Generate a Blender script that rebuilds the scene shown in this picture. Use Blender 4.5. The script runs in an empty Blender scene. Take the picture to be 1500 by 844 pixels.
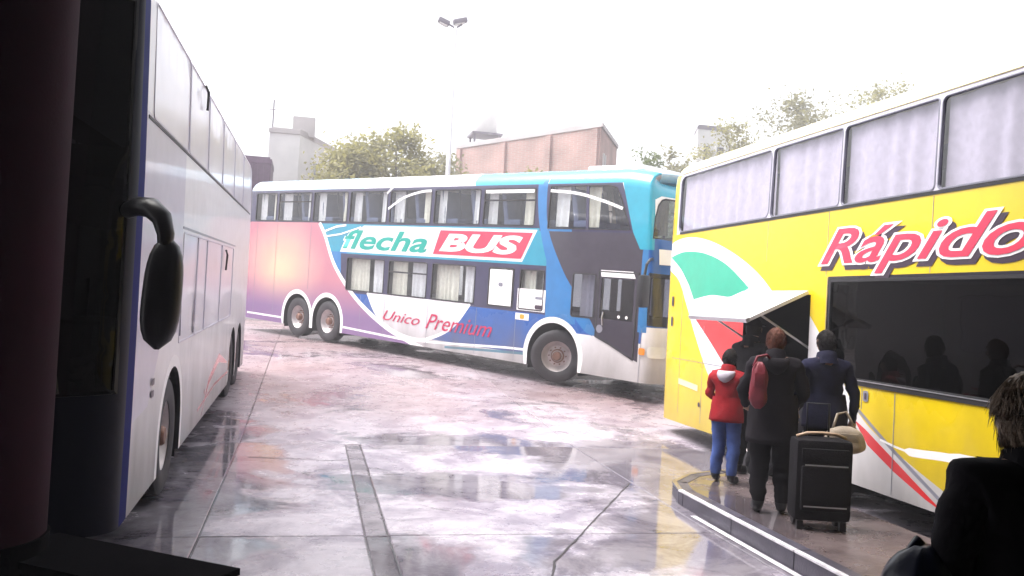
import bpy, bmesh, math, random
import numpy as np
from mathutils import Vector, Matrix, noise
from mathutils.geometry import delaunay_2d_cdt

random.seed(7)
SC = bpy.context.scene
COL = SC.collection
PI = math.pi
R = math.radians

# ------------------------------------------------------------------ camera
CAM_H, CAM_YAW, CAM_PITCH, CAM_ROLL = 1.815, 0.2262, 0.0219, 0.052
cd = bpy.data.cameras.new('camera')
cam = bpy.data.objects.new('camera', cd)
COL.objects.link(cam)
SC.camera = cam
fw = Vector((math.sin(CAM_YAW) * math.cos(CAM_PITCH), math.cos(CAM_YAW) * math.cos(CAM_PITCH), math.sin(CAM_PITCH)))
r0 = Vector((math.cos(CAM_YAW), -math.sin(CAM_YAW), 0))
u0 = r0.cross(fw)
rr = r0 * math.cos(CAM_ROLL) + u0 * math.sin(CAM_ROLL)
uu = -r0 * math.sin(CAM_ROLL) + u0 * math.cos(CAM_ROLL)
cam.matrix_world = Matrix(((rr.x, uu.x, -fw.x, 0), (rr.y, uu.y, -fw.y, 0), (rr.z, uu.z, -fw.z, CAM_H), (0, 0, 0, 1)))
cd.sensor_width = 36
cd.lens = 1285 * 36 / 1500
cd.clip_start = 0.05
cd.clip_end = 3000

# ------------------------------------------------------------------ sky, sun, exposure
SUN_EL, SUN_AZ = R(66), R(-70)            # azimuth from +Y towards +X
w = bpy.data.worlds.new('World')
SC.world = w
w.use_nodes = True
nt = w.node_tree
bg = nt.nodes['Background']
sky = nt.nodes.new('ShaderNodeTexSky')
sky.sky_type = 'NISHITA'
sky.sun_disc = False
sky.sun_elevation = SUN_EL
sky.sun_rotation = SUN_AZ
sky.air_density = 1.0
sky.dust_density = 6.0
sky.ozone_density = 1.0
hs = nt.nodes.new('ShaderNodeHueSaturation')
hs.inputs['Saturation'].default_value = 0.22      # overcast: the blue is nearly gone
nt.links.new(sky.outputs[0], hs.inputs['Color'])
nt.links.new(hs.outputs[0], bg.inputs[0])
bg.inputs[1].default_value = 0.15
ld = bpy.data.lights.new('sun', 'SUN')
ld.energy = 1.0
ld.angle = R(40)
ld.color = (1, 0.96, 0.92)
sun = bpy.data.objects.new('sun', ld)
COL.objects.link(sun)
sd = Vector((math.cos(SUN_EL) * math.sin(SUN_AZ), math.cos(SUN_EL) * math.cos(SUN_AZ), math.sin(SUN_EL)))
sun.rotation_euler = sd.to_track_quat('Z', 'Y').to_euler()
sun.location = (0, 0, 30)
SC.view_settings.view_transform = 'Standard'
SC.view_settings.look = 'None'
SC.view_settings.gamma = 1
SC.view_settings.use_curve_mapping = False
SC.view_settings.exposure = 1.72
SC.render.engine = 'CYCLES'
SC.cycles.use_denoising = True
SC.cycles.max_bounces = 8
SC.cycles.transparent_max_bounces = 24
SC.cycles.caustics_reflective = False
SC.cycles.caustics_refractive = False
SC.cycles.sample_clamp_indirect = 6

# ------------------------------------------------------------------ helpers: tags and meshes
def tag(o, label=None, cat=None, group=None, kind=None):
    if label: o['label'] = label
    if cat: o['category'] = cat
    if group: o['group'] = group
    if kind: o['kind'] = kind
    return o

def empty(name, loc=(0, 0, 0), rot=(0, 0, 0), parent=None):
    o = bpy.data.objects.new(name, None)
    o.empty_display_size = 0.2
    COL.objects.link(o)
    o.location = loc
    o.rotation_euler = rot
    o.parent = parent
    return o

def obj(name, me, parent=None, loc=None, rot=None):
    o = bpy.data.objects.new(name, me)
    COL.objects.link(o)
    o.parent = parent
    if loc is not None: o.location = loc
    if rot is not None: o.rotation_euler = rot
    return o

class MB:
    """collects shapes into one mesh"""
    def __init__(self):
        self.v, self.f, self.m = [], [], []
    def add(self, vs, fs, mi=0):
        b = len(self.v)
        self.v += [tuple(p) for p in vs]
        self.f += [tuple(i + b for i in f) for f in fs]
        self.m += [mi] * len(fs)
        return self
    def box(self, c, s, rot=None, mi=0, bev=0.0):
        x, y, z = s[0] / 2, s[1] / 2, s[2] / 2
        if bev <= 0:
            vs = [(-x, -y, -z), (x, -y, -z), (x, y, -z), (-x, y, -z), (-x, -y, z), (x, -y, z), (x, y, z), (-x, y, z)]
            fs = [(0, 3, 2, 1), (4, 5, 6, 7), (0, 1, 5, 4), (1, 2, 6, 5), (2, 3, 7, 6), (3, 0, 4, 7)]
        else:
            bm = bmesh.new()
            bmesh.ops.create_cube(bm, size=1)
            for q in bm.verts: q.co = Vector((q.co.x * s[0], q.co.y * s[1], q.co.z * s[2]))
            bmesh.ops.bevel(bm, geom=bm.edges[:], offset=bev, segments=2, affect='EDGES', profile=0.6)
            bm.verts.index_update()
            vs = [q.co.copy() for q in bm.verts]
            fs = [tuple(q.index for q in f.verts) for f in bm.faces]
            bm.free()
        if rot is not None:
            vs = [rot @ Vector(p) for p in vs]
        return self.add([(p[0] + c[0], p[1] + c[1], p[2] + c[2]) for p in vs], fs, mi)
    def tube(self, pts, rad, n=8, mi=0, cap=True):
        pts = [Vector(p) for p in pts]
        if not hasattr(rad, '__len__'): rad = [rad] * len(pts)
        vs, fs = [], []
        up = Vector((0.31, 0.17, 0.93)).normalized()
        for i, p in enumerate(pts):
            t = (pts[min(i + 1, len(pts) - 1)] - pts[max(i - 1, 0)]).normalized()
            a = t.cross(up)
            if a.length < 0.05: a = t.cross(Vector((1, 0, 0)))
            a.normalize(); b = t.cross(a)
            for k in range(n):
                an = 2 * PI * k / n
                vs.append(p + (a * math.cos(an) + b * math.sin(an)) * rad[i])
        for i in range(len(pts) - 1):
            for k in range(n):
                k2 = (k + 1) % n
                fs.append((i * n + k, i * n + k2, (i + 1) * n + k2, (i + 1) * n + k))
        if cap:
            fs.append(tuple(range(n)))
            fs.append(tuple((len(pts) - 1) * n + k for k in reversed(range(n))))
        return self.add(vs, fs, mi)
    def lathe(self, prof, axis='z', n=24, c=(0, 0, 0), mi=0):
        vs, fs = [], []
        for (r, h) in prof:
            for k in range(n):
                a = 2 * PI * k / n
                x, y = r * math.cos(a), r * math.sin(a)
                p = (x, y, h) if axis == 'z' else ((x, h, y) if axis == 'y' else (h, x, y))
                vs.append((p[0] + c[0], p[1] + c[1], p[2] + c[2]))
        for i in range(len(prof) - 1):
            for k in range(n):
                k2 = (k + 1) % n
                fs.append((i * n + k, i * n + k2, (i + 1) * n + k2, (i + 1) * n + k))
        return self.add(vs, fs, mi)
    def ring_loft(self, rings, mi=0, cap=True):
        n = len(rings[0]); vs, fs = [], []
        for rg in rings: vs += rg
        for i in range(len(rings) - 1):
            for k in range(n):
                k2 = (k + 1) % n
                fs.append((i * n + k, i * n + k2, (i + 1) * n + k2, (i + 1) * n + k))
        if cap:
            fs.append(tuple(reversed(range(n))))
            fs.append(tuple((len(rings) - 1) * n + k for k in range(n)))
        return self.add(vs, fs, mi)
    def prism(self, poly, z0, z1, mi=0):
        n = len(poly)
        vs = [(p[0], p[1], z0) for p in poly] + [(p[0], p[1], z1) for p in poly]
        fs = [tuple(reversed(range(n))), tuple(range(n, 2 * n))] + [(k, (k + 1) % n, (k + 1) % n + n, k + n) for k in range(n)]
        return self.add(vs, fs, mi)
    def mesh(self, name, mats, smooth=False, fix=True):
        me = bpy.data.meshes.new(name)
        me.from_pydata(self.v, [], self.f)
        for q in (mats if isinstance(mats, (list, tuple)) else [mats]): me.materials.append(q)
        if any(self.m): me.polygons.foreach_set('material_index', self.m)
        if fix:
            bm = bmesh.new(); bm.from_mesh(me)
            bmesh.ops.recalc_face_normals(bm, faces=bm.faces[:])
            bm.to_mesh(me); bm.free()
        if smooth:
            me.polygons.foreach_set('use_smooth', [True] * len(me.polygons))
            if smooth != True:
                try: me.set_sharp_from_angle(angle=smooth)
                except Exception: pass
        me.update()
        return me
    def build(self, name, mats, parent=None, smooth=False, loc=None, rot=None, fix=True):
        return obj(name, self.mesh(name, mats, smooth, fix), parent, loc, rot)

# ------------------------------------------------------------------ materials
def lk(nt, a, b): nt.links.new(a, b)

def mat(name, col, rough=0.5, metal=0.0, var=0.08, scale=6.0, coat=0.0, bump=0.0, bscale=60.0, spec=0.5, dirt=None, sheen=0.0):
    m = bpy.data.materials.new(name); m.use_nodes = True
    n = m.node_tree; b = n.nodes['Principled BSDF']
    b.inputs['Roughness'].default_value = rough
    b.inputs['Metallic'].default_value = metal
    b.inputs['Coat Weight'].default_value = coat
    b.inputs['Coat Roughness'].default_value = 0.06
    b.inputs['Specular IOR Level'].default_value = spec
    if sheen: b.inputs['Sheen Weight'].default_value = sheen
    tc = n.nodes.new('ShaderNodeTexCoord')
    nz = n.nodes.new('ShaderNodeTexNoise'); nz.inputs['Scale'].default_value = scale; nz.inputs['Detail'].default_value = 5
    lk(n, tc.outputs['Object'], nz.inputs['Vector'])
    mp = n.nodes.new('ShaderNodeMapRange')
    mp.inputs[1].default_value = 0.3; mp.inputs[2].default_value = 0.7
    mp.inputs[3].default_value = 1 - var; mp.inputs[4].default_value = 1 + var
    lk(n, nz.outputs[0], mp.inputs[0])
    mx = n.nodes.new('ShaderNodeMix'); mx.data_type = 'RGBA'; mx.blend_type = 'MULTIPLY'
    mx.inputs['Factor'].default_value = 1
    mx.inputs[6].default_value = (*col, 1)
    lk(n, mp.outputs[0], mx.inputs[7])
    out = mx.outputs[2]
    if dirt:                      # road splash: grime colour, height it reaches, strength
        dc, dz, ds = dirt
        sp = n.nodes.new('ShaderNodeSeparateXYZ'); lk(n, tc.outputs['Object'], sp.inputs[0])
        n2 = n.nodes.new('ShaderNodeTexNoise'); n2.inputs['Scale'].default_value = 2.3; n2.inputs['Detail'].default_value = 7
        mp0 = n.nodes.new('ShaderNodeMapping'); mp0.inputs['Scale'].default_value = (1, 1, 0.35)
        lk(n, tc.outputs['Object'], mp0.inputs[0]); lk(n, mp0.outputs[0], n2.inputs['Vector'])
        ad = n.nodes.new('ShaderNodeMath'); ad.operation = 'MULTIPLY_ADD'
        lk(n, n2.outputs[0], ad.inputs[0]); ad.inputs[1].default_value = -1.1; lk(n, sp.outputs[2], ad.inputs[2])
        mr = n.nodes.new('ShaderNodeMapRange')
        mr.inputs[1].default_value = -0.35; mr.inputs[2].default_value = dz
        mr.inputs[3].default_value = ds; mr.inputs[4].default_value = 0
        lk(n, ad.outputs[0], mr.inputs[0])
        m2 = n.nodes.new('ShaderNodeMix'); m2.data_type = 'RGBA'
        lk(n, mr.outputs[0], m2.inputs['Factor']); lk(n, out, m2.inputs[6]); m2.inputs[7].default_value = (*dc, 1)
        out = m2.outputs[2]
        r2 = n.nodes.new('ShaderNodeMapRange'); r2.inputs[3].default_value = rough; r2.inputs[4].default_value = 0.6
        lk(n, mr.outputs[0], r2.inputs[0]); lk(n, r2.outputs[0], b.inputs['Roughness'])
    lk(n, out, b.inputs['Base Color'])
    if bump > 0:
        n3 = n.nodes.new('ShaderNodeTexNoise'); n3.inputs['Scale'].default_value = bscale; n3.inputs['Detail'].default_value = 4
        lk(n, tc.outputs['Object'], n3.inputs['Vector'])
        bp = n.nodes.new('ShaderNodeBump'); bp.inputs['Strength'].default_value = bump; bp.inputs['Distance'].default_value = 0.01
        lk(n, n3.outputs[0], bp.inputs['Height']); lk(n, bp.outputs[0], b.inputs['Normal'])
    return m

def glass(name, tint, refl=1.0, rough=0.0):
    m = bpy.data.materials.new(name); m.use_nodes = True
    n = m.node_tree; n.nodes.remove(n.nodes['Principled BSDF'])
    o = n.nodes['Material Output']
    tr = n.nodes.new('ShaderNodeBsdfTransparent'); tr.inputs[0].default_value = (*tint, 1)
    gl = n.nodes.new('ShaderNodeBsdfGlossy'); gl.inputs['Roughness'].default_value = rough
    # Schlick reflectance from the facing angle, the same from both sides of the sheet
    lw = n.nodes.new('ShaderNodeLayerWeight'); lw.inputs['Blend'].default_value = 0.5
    pw = n.nodes.new('ShaderNodeMath'); pw.operation = 'POWER'; pw.inputs[1].default_value = 4.5
    lk(n, lw.outputs['Facing'], pw.inputs[0])
    mu = n.nodes.new('ShaderNodeMath'); mu.operation = 'MULTIPLY_ADD'; mu.inputs[1].default_value = 0.9; mu.inputs[2].default_value = 0.06 * refl; mu.use_clamp = True
    lk(n, pw.outputs[0], mu.inputs[0])
    ms = n.nodes.new('ShaderNodeMixShader')
    lk(n, mu.outputs[0], ms.inputs[0]); lk(n, tr.outputs[0], ms.inputs[1]); lk(n, gl.outputs[0], ms.inputs[2])
    lk(n, ms.outputs[0], o.inputs[0])
    # a faint waviness, as in toughened bus glass
    tc = n.nodes.new('ShaderNodeTexCoord'); nz = n.nodes.new('ShaderNodeTexNoise'); nz.inputs['Scale'].default_value = 1.6
    lk(n, tc.outputs['Object'], nz.inputs['Vector'])
    bp = n.nodes.new('ShaderNodeBump'); bp.inputs['Strength'].default_value = 0.25; bp.inputs['Distance'].default_value = 0.02
    lk(n, nz.outputs[0], bp.inputs['Height']); lk(n, bp.outputs[0], gl.inputs['Normal'])
    return m

GRIME = ((0.11, 0.09, 0.085), 0.75, 0.7)
M = {}
M['white'] = mat('white_paint', (0.78, 0.765, 0.79), 0.38, coat=0.2, var=0.04, dirt=GRIME)
M['white_clean'] = mat('white_print', (0.85, 0.84, 0.85), 0.35, var=0.02)
M['lav'] = mat('pearl_grey_paint', (0.58, 0.55, 0.64), 0.34, coat=0.2, var=0.05)
M['film'] = mat('window_film', (0.76, 0.73, 0.80), 0.28, coat=0.3, var=0.06, scale=2.0)
M['navy'] = mat('navy_paint', (0.0015, 0.002, 0.012), 0.45, spec=0.12, var=0.1)
M['blue_trim'] = mat('blue_trim_paint', (0.004, 0.009, 0.12), 0.6, spec=0.05, var=0.1)
M['black_gloss'] = mat('black_gloss_paint', (0.012, 0.011, 0.018), 0.12, coat=0.3, var=0.1)
M['dark_band'] = mat('dark_window_band', (0.035, 0.03, 0.08), 0.2, coat=0.4, var=0.1)
M['grey_panel'] = mat('smoked_panel', (0.045, 0.038, 0.055), 0.16, coat=0.4, var=0.12)
M['cyan'] = mat('cyan_paint', (0.01, 0.31, 0.45), 0.22, coat=0.6, var=0.05)
M['teal'] = mat('teal_paint', (0.015, 0.27, 0.40), 0.25, coat=0.5, var=0.05, dirt=GRIME)
M['blue'] = mat('blue_paint', (0.005, 0.09, 0.36), 0.25, coat=0.5, var=0.06, dirt=GRIME)
M['skyblue'] = mat('light_blue_paint', (0.02, 0.17, 0.43), 0.25, coat=0.5, var=0.06, dirt=GRIME)
M['pale_roof'] = mat('pale_blue_roof_paint', (0.48, 0.66, 0.80), 0.3, coat=0.3, var=0.05)
M['yellow'] = mat('yellow_paint', (0.78, 0.57, 0.004), 0.25, coat=0.5, var=0.04, dirt=((0.24, 0.16, 0.04), 0.75, 0.6))
M['pale_yellow'] = mat('pale_yellow_roof_paint', (0.78, 0.70, 0.40), 0.3, coat=0.3, var=0.05)
M['green'] = mat('green_paint', (0.02, 0.42, 0.27), 0.25, coat=0.5, var=0.05)
M['red'] = mat('red_paint', (0.62, 0.03, 0.035), 0.25, coat=0.5, var=0.05)
M['pinkred'] = mat('pink_red_print', (0.72, 0.045, 0.10), 0.35, var=0.05)
M['crimson'] = mat('crimson_print', (0.50, 0.01, 0.08), 0.35, var=0.05)
M['shadow_print'] = mat('dark_print', (0.05, 0.03, 0.05), 0.35, var=0.05)
M['teal_print'] = mat('teal_print', (0.0, 0.33, 0.27), 0.35, var=0.05)
M['grey_line'] = mat('grey_print', (0.22, 0.22, 0.27), 0.3, var=0.05)
M['orange'] = mat('orange_print', (0.8, 0.35, 0.03), 0.4, var=0.05)
M['glass'] = glass('clear_window_glass', (0.90, 0.94, 0.94), 1.5)
M['tint'] = glass('tinted_window_glass', (0.50, 0.52, 0.58), 1.4)
M['pale_tint'] = glass('pale_tinted_glass', (0.76, 0.745, 0.82), 1.6)
M['black_glass'] = glass('dark_tinted_glass', (0.025, 0.022, 0.04), 0.32)
M['lining'] = mat('interior_lining', (0.30, 0.28, 0.30), 0.8)
M['dark_in'] = mat('dark_interior', (0.02, 0.018, 0.022), 0.8)
M['rubber'] = mat('black_rubber', (0.018, 0.017, 0.02), 0.55, var=0.15)
M['tyre'] = mat('tyre_rubber', (0.030, 0.027, 0.032), 0.65, var=0.25, bump=0.3, bscale=40)
M['rim'] = mat('painted_steel_rim', (0.55, 0.50, 0.50), 0.4, metal=0.3, var=0.2)
M['hub'] = mat('rusty_hub', (0.22, 0.12, 0.09), 0.55, metal=0.4, var=0.3)
M['chassis'] = mat('underbody', (0.012, 0.011, 0.012), 0.8)
M['curtain'] = mat('pale_curtain', (0.80, 0.77, 0.80), 0.9, var=0.08, scale=14)
M['curtain2'] = mat('cream_curtain', (0.78, 0.73, 0.64), 0.9, var=0.08, scale=14)
M['seat'] = mat('seat_fabric', (0.10, 0.12, 0.22), 0.85, var=0.15)
M['seat_head'] = mat('headrest_cover', (0.62, 0.60, 0.62), 0.8)
M['alu'] = mat('aluminium_trim', (0.55, 0.55, 0.58), 0.35, metal=0.8)
M['lens'] = mat('lamp_lens', (0.75, 0.74, 0.72), 0.1, coat=0.8)
M['amber'] = mat('amber_lens', (0.75, 0.25, 0.02), 0.15, coat=0.8)
M['black_plastic'] = mat('black_plastic', (0.012, 0.012, 0.015), 0.35, var=0.1, bump=0.1)

def sunset_paint():
    """rear livery of the blue coach: cream glow running out to pink, then purple (it is paint)"""
    m = mat('sunset_livery_paint', (1, 1, 1), 0.42, coat=0.05, spec=0.3, var=0.0, dirt=None)
    n = m.node_tree; b = n.nodes['Principled BSDF']
    tc = n.nodes.new('ShaderNodeTexCoord')
    mp = n.nodes.new('ShaderNodeMapping'); mp.inputs['Location'].default_value = (7.7, 0, -2.0); mp.inputs['Scale'].default_value = (0.8, 0, 1.15)
    lk(n, tc.outputs['Object'], mp.inputs[0])
    nz = n.nodes.new('ShaderNodeTexNoise'); nz.inputs['Scale'].default_value = 1.5; nz.inputs['Detail'].default_value = 4
    lk(n, tc.outputs['Object'], nz.inputs['Vector'])
    ln = n.nodes.new('ShaderNodeVectorMath'); ln.operation = 'LENGTH'
    lk(n, mp.outputs[0], ln.inputs[0])
    ad = n.nodes.new('ShaderNodeMath'); ad.operation = 'MULTIPLY_ADD'; ad.inputs[1].default_value = 0.5
    lk(n, nz.outputs[0], ad.inputs[0]); lk(n, ln.outputs['Value'], ad.inputs[2])
    sp = n.nodes.new('ShaderNodeSeparateXYZ'); lk(n, tc.outputs['Object'], sp.inputs[0])
    rp = n.nodes.new('ShaderNodeValToRGB')
    e = rp.color_ramp.elements
    e[0].position = 0.22; e[0].color = (0.72, 0.50, 0.34, 1)
    e[1].position = 1.0; e[1].color = (0.48, 0.20, 0.25, 1)
    q = e.new(0.45); q.color = (0.66, 0.40, 0.31, 1)
    q = e.new(0.7); q.color = (0.58, 0.31, 0.30, 1)
    sc = n.nodes.new('ShaderNodeMath'); sc.operation = 'MULTIPLY'; sc.inputs[1].default_value = 0.52
    lk(n, ad.outputs[0], sc.inputs[0]); lk(n, sc.outputs[0], rp.inputs[0])
    low = n.nodes.new('ShaderNodeMapRange')
    low.inputs[1].default_value = 1.55; low.inputs[2].default_value = 0.7; low.inputs[3].default_value = 0; low.inputs[4].default_value = 0.85
    lk(n, sp.outputs[2], low.inputs[0])
    mx = n.nodes.new('ShaderNodeMix'); mx.data_type = 'RGBA'
    lk(n, low.outputs[0], mx.inputs['Factor']); lk(n, rp.outputs[0], mx.inputs[6]); mx.inputs[7].default_value = (0.17, 0.12, 0.27, 1)
    lk(n, mx.outputs[2], b.inputs['Base Color'])
    return m
M['sunset'] = sunset_paint()

def wet_ground(name, cols, puddle=True, thr=0.53):
    m = bpy.data.materials.new(name); m.use_nodes = True
    n = m.node_tree; b = n.nodes['Principled BSDF']
    ge = n.nodes.new('ShaderNodeNewGeometry')
    oi = n.nodes.new('ShaderNodeObjectInfo')
    def noise_(scale, detail=5, rough=0.55, dist=0.0):
        q = n.nodes.new('ShaderNodeTexNoise'); q.inputs['Scale'].default_value = scale; q.inputs['Detail'].default_value = detail
        q.inputs['Roughness'].default_value = rough; q.inputs['Distortion'].default_value = dist
        lk(n, ge.outputs['Position'], q.inputs['Vector']); return q.outputs[0]
    def rng(x, a, b_, c, d, smooth=True):
        q = n.nodes.new('ShaderNodeMapRange'); q.interpolation_type = 'SMOOTHSTEP' if smooth else 'LINEAR'
        q.inputs[1].default_value = a; q.inputs[2].default_value = b_; q.inputs[3].default_value = c; q.inputs[4].default_value = d
        lk(n, x, q.inputs[0]); return q.outputs[0]
    def mth(op, x, y):
        q = n.nodes.new('ShaderNodeMath'); q.operation = op
        for i, k in enumerate((x, y)):
            if isinstance(k, (int, float)): q.inputs[i].default_value = k
            else: lk(n, k, q.inputs[i])
        return q.outputs[0]
    def mix(f, a, c):
        q = n.nodes.new('ShaderNodeMix'); q.data_type = 'RGBA'
        if isinstance(f, float): q.inputs['Factor'].default_value = f
        else: lk(n, f, q.inputs['Factor'])
        for i, k in ((6, a), (7, c)):
            if isinstance(k, tuple): q.inputs[i].default_value = (*k, 1)
            else: lk(n, k, q.inputs[i])
        return q.outputs[2]
    big = noise_(0.33, 6, 0.6, 0.6)
    # a few hollows in the slabs where the rain stands
    blobs = None
    for (x, y, rx, ry) in ((2.2, 10.9, 1.7, 0.9), (2.3, 8.7, 1.6, 0.7), (-1.0, 8.6, 0.75, 3.2), (3.2, 7.4, 0.8, 2.6), (1.9, 6.3, 1.3, 0.7), (4.2, 10.2, 1.6, 1.0), (0.85, 6.2, 0.35, 0.9)):
        mp = n.nodes.new('ShaderNodeMapping')
        mp.inputs['Location'].default_value = (-x / rx, -y / ry, 0); mp.inputs['Scale'].default_value = (1 / rx, 1 / ry, 0)
        lk(n, ge.outputs['Position'], mp.inputs[0])
        le = n.nodes.new('ShaderNodeVectorMath'); le.operation = 'LENGTH'; lk(n, mp.outputs[0], le.inputs[0])
        q = rng(le.outputs['Value'], 0.3, 1.6, 0.17, 0.0)
        blobs = q if blobs is None else mth('MAXIMUM', blobs, q)
    ps = mth('ADD', big, blobs)
    fine = noise_(2.4, 6, 0.65)
    ps = mth('ADD', ps, mth('MULTIPLY', mth('SUBTRACT', fine, 0.5), 0.22))
    pud = rng(ps, thr, thr + 0.1, 0.0, 1.0)
    tint = rng(noise_(1.3, 10, 0.78, 0.5), 0.38, 0.60, 0, 1)
    col = mix(tint, cols[0], cols[1])
    sp = n.nodes.new('ShaderNodeSeparateXYZ'); lk(n, ge.outputs['Position'], sp.inputs[0])
    far = mth('MULTIPLY', rng(sp.outputs[1], 9.5, 15.0, 0, 0.75), rng(noise_(0.22, 4), 0.3, 0.6, 0.45, 1))
    col = mix(far, col, cols[2])                       # reddish silt carried into the yard
    stain = rng(noise_(0.9, 9, 0.75, 1.0), 0.555, 0.68, 0, 0.8)
    col = mix(stain, col, (0.05, 0.045, 0.05))         # oil and tyre marks
    rt = mth('MULTIPLY_ADD', oi.outputs['Random'], 0.0)
    vv = n.nodes.new('ShaderNodeMapRange'); vv.inputs[3].default_value = 0.82; vv.inputs[4].default_value = 1.12
    lk(n, oi.outputs['Random'], vv.inputs[0])
    mm = n.nodes.new('ShaderNodeMix'); mm.data_type = 'RGBA'; mm.blend_type = 'MULTIPLY'; mm.inputs['Factor'].default_value = 1
    lk(n, col, mm.inputs[6]); lk(n, vv.outputs[0], mm.inputs[7])
    col = mix(mth('MULTIPLY', pud, 0.55), mm.outputs[2], (0.045, 0.04, 0.05))
    lk(n, col, b.inputs['Base Color'])
    dry = rng(noise_(4.0, 6, 0.7), 0.3, 0.7, 0.22, 0.42)
    ro = n.nodes.new('ShaderNodeMix'); ro.data_type = 'FLOAT'
    lk(n, pud, ro.inputs['Factor']); lk(n, dry, ro.inputs[2]); ro.inputs[3].default_value = 0.05
    lk(n, ro.outputs[0], b.inputs['Roughness'])
    b.inputs['Specular IOR Level'].default_value = 0.5
    bp = n.nodes.new('ShaderNodeBump'); bp.inputs['Distance'].default_value = 0.006
    lk(n, mth('ADD', noise_(35, 5, 0.7), mth('MULTIPLY', noise_(6, 4), 1.2)), bp.inputs['Height'])
    st = rng(pud, 0, 1, 0.45, 0.03); lk(n, st, bp.inputs['Strength'])
    lk(n, bp.outputs[0], b.inputs['Normal'])
    return m
M['concrete'] = wet_ground('wet_concrete', ((0.22, 0.19, 0.24), (0.47, 0.43, 0.48), (0.20, 0.125, 0.122)))
M['asphalt'] = wet_ground('wet_asphalt', ((0.06, 0.055, 0.06), (0.09, 0.085, 0.09), (0.12, 0.09, 0.09)))
M['paving'] = wet_ground('wet_paving', ((0.085, 0.064, 0.066), (0.14, 0.108, 0.11), (0.12, 0.09, 0.09)), thr=0.57)
M['kerb_dark'] = mat('kerb_face_concrete', (0.06, 0.055, 0.075), 0.4, var=0.3, scale=5, bump=0.3)
M['kerb_light'] = mat('worn_kerb_paint_and_highlight', (0.62, 0.60, 0.64), 0.35, var=0.25, scale=9, bump=0.2)  # worn nosing paint, with edge and wet-foot highlights put into its colour
M['joint'] = mat('dark_joint_filler', (0.035, 0.03, 0.035), 0.6, var=0.3)
M['drain'] = wet_ground('stained_drain_concrete', ((0.13, 0.11, 0.13), (0.26, 0.23, 0.26), (0.18, 0.14, 0.14)), thr=0.50)
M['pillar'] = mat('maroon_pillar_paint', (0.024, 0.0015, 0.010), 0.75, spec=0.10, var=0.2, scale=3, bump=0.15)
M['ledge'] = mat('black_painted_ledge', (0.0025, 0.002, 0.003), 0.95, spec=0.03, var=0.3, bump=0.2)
M['canopy'] = mat('dark_canopy_soffit', (0.05, 0.045, 0.05), 0.8, var=0.2, scale=1)
M['station_wall'] = mat('station_wall_plaster', (0.16, 0.12, 0.12), 0.8, var=0.2, scale=1)

# ------------------------------------------------------------------ ground
YK = [(-400, 0), (6.9, 0), (10.8, 0.06), (14.5, 0.27), (18.2, 0.49), (22.0, 0.68), (26.0, 0.83), (30.0, 0.93), (34.0, 0.97), (38.0, 0.97), (900, 0.97)]
def gz(y):
    for (a, za), (b, zb) in zip(YK, YK[1:]):
        if y <= b: return za + (zb - za) * (y - a) / (b - a)
    return YK[-1][1]

mb = MB()
for (a, za), (b, zb) in zip(YK, YK[1:]):
    mb.add([(-500, a, za - 0.016), (500, a, za - 0.016), (500, b, zb - 0.016), (-500, b, zb - 0.016)], [(0, 1, 2, 3)])
ground = tag(mb.build('ground', M['asphalt']), kind='structure')

XC = [-22.4, -18.8, -15.2, -11.6, -8.0, -4.4, -0.70, 0.52, 0.70, 3.42, 7.1, 10.8, 14.5, 18.2, 21.9, 25.6]
YC = [3.2, 6.85, 10.8, 14.5, 18.2, 22.0, 26.0, 30.0, 34.0]
def slab_mesh(x0, x1, y0, y1, dz):
    g, c = 0.006, 0.007
    z0, z1 = gz(y0) + dz, gz(y1) + dz
    def ring(i, h): return [(x0 + i, y0 + i, z0 + h), (x1 - i, y0 + i, z0 + h), (x1 - i, y1 - i, z1 + h), (x0 + i, y1 - i, z1 + h)]
    mb = MB(); vs = ring(g, -0.05) + ring(g, -c) + ring(g + c, 0)
    fs = [(8, 9, 10, 11)]
    for k in range(4):
        k2 = (k + 1) % 4
        fs += [(k, k2, k2 + 4, k + 4), (k + 4, k2 + 4, k2 + 8, k + 8)]
    return mb.add(vs, fs)
rs = random.Random(3)
for i in range(len(XC) - 1):
    strip = abs(XC[i] - 0.52) < 1e-6
    for j in range(len(YC) - 1):
        if j >= 2 and XC[i] in (0.52, 0.70): continue
        dz = -0.006 if strip else rs.uniform(-0.003, 0.003)
        slab_mesh(XC[i], 3.42 if (j >= 2 and XC[i] == -0.70) else XC[i + 1], YC[j], YC[j + 1], dz).build('drain_cover' if strip else 'concrete_slab', M['drain'] if strip else M['concrete'], ground)
# a long crack running across a slab, filled with tar
def ribbon(pts, wid, dz, rnd=0.0, seed=1):
    q = random.Random(seed); L, Rr = [], []
    pts = [Vector(p) for p in pts]
    P = []
    for a, b in zip(pts, pts[1:]):
        n = max(2, int((b - a).length / 0.12))
        P += [a.lerp(b, k / n) for k in range(n)]
    P.append(pts[-1])
    for i, p in enumerate(P):
        t = (P[min(i + 1, len(P) - 1)] - P[max(i - 1, 0)]).normalized(); nn = Vector((-t.y, t.x))
        o = nn * q.uniform(-rnd, rnd); ww = wid * q.uniform(0.5, 1.4)
        for lst, s in ((L, 1), (Rr, -1)):
            c = p + o + nn * s * ww / 2; lst.append((c.x, c.y, gz(c.y) + dz))
    n = len(P)
    return MB().add(L + Rr, [(i, i + 1, n + i + 1, n + i) for i in range(n - 1)])
ribbon([(3.38, 8.72), (1.82, 6.1), (1.6, 5.4)], 0.016, 0.007, 0.006).build('crack', M['joint'], ground, fix=False)
ribbon([(-0.55, 9.9), (0.3, 9.75), (0.5, 9.8)], 0.015, 0.007, 0.012, 5).build('crack', M['joint'], ground, fix=False)

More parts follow.
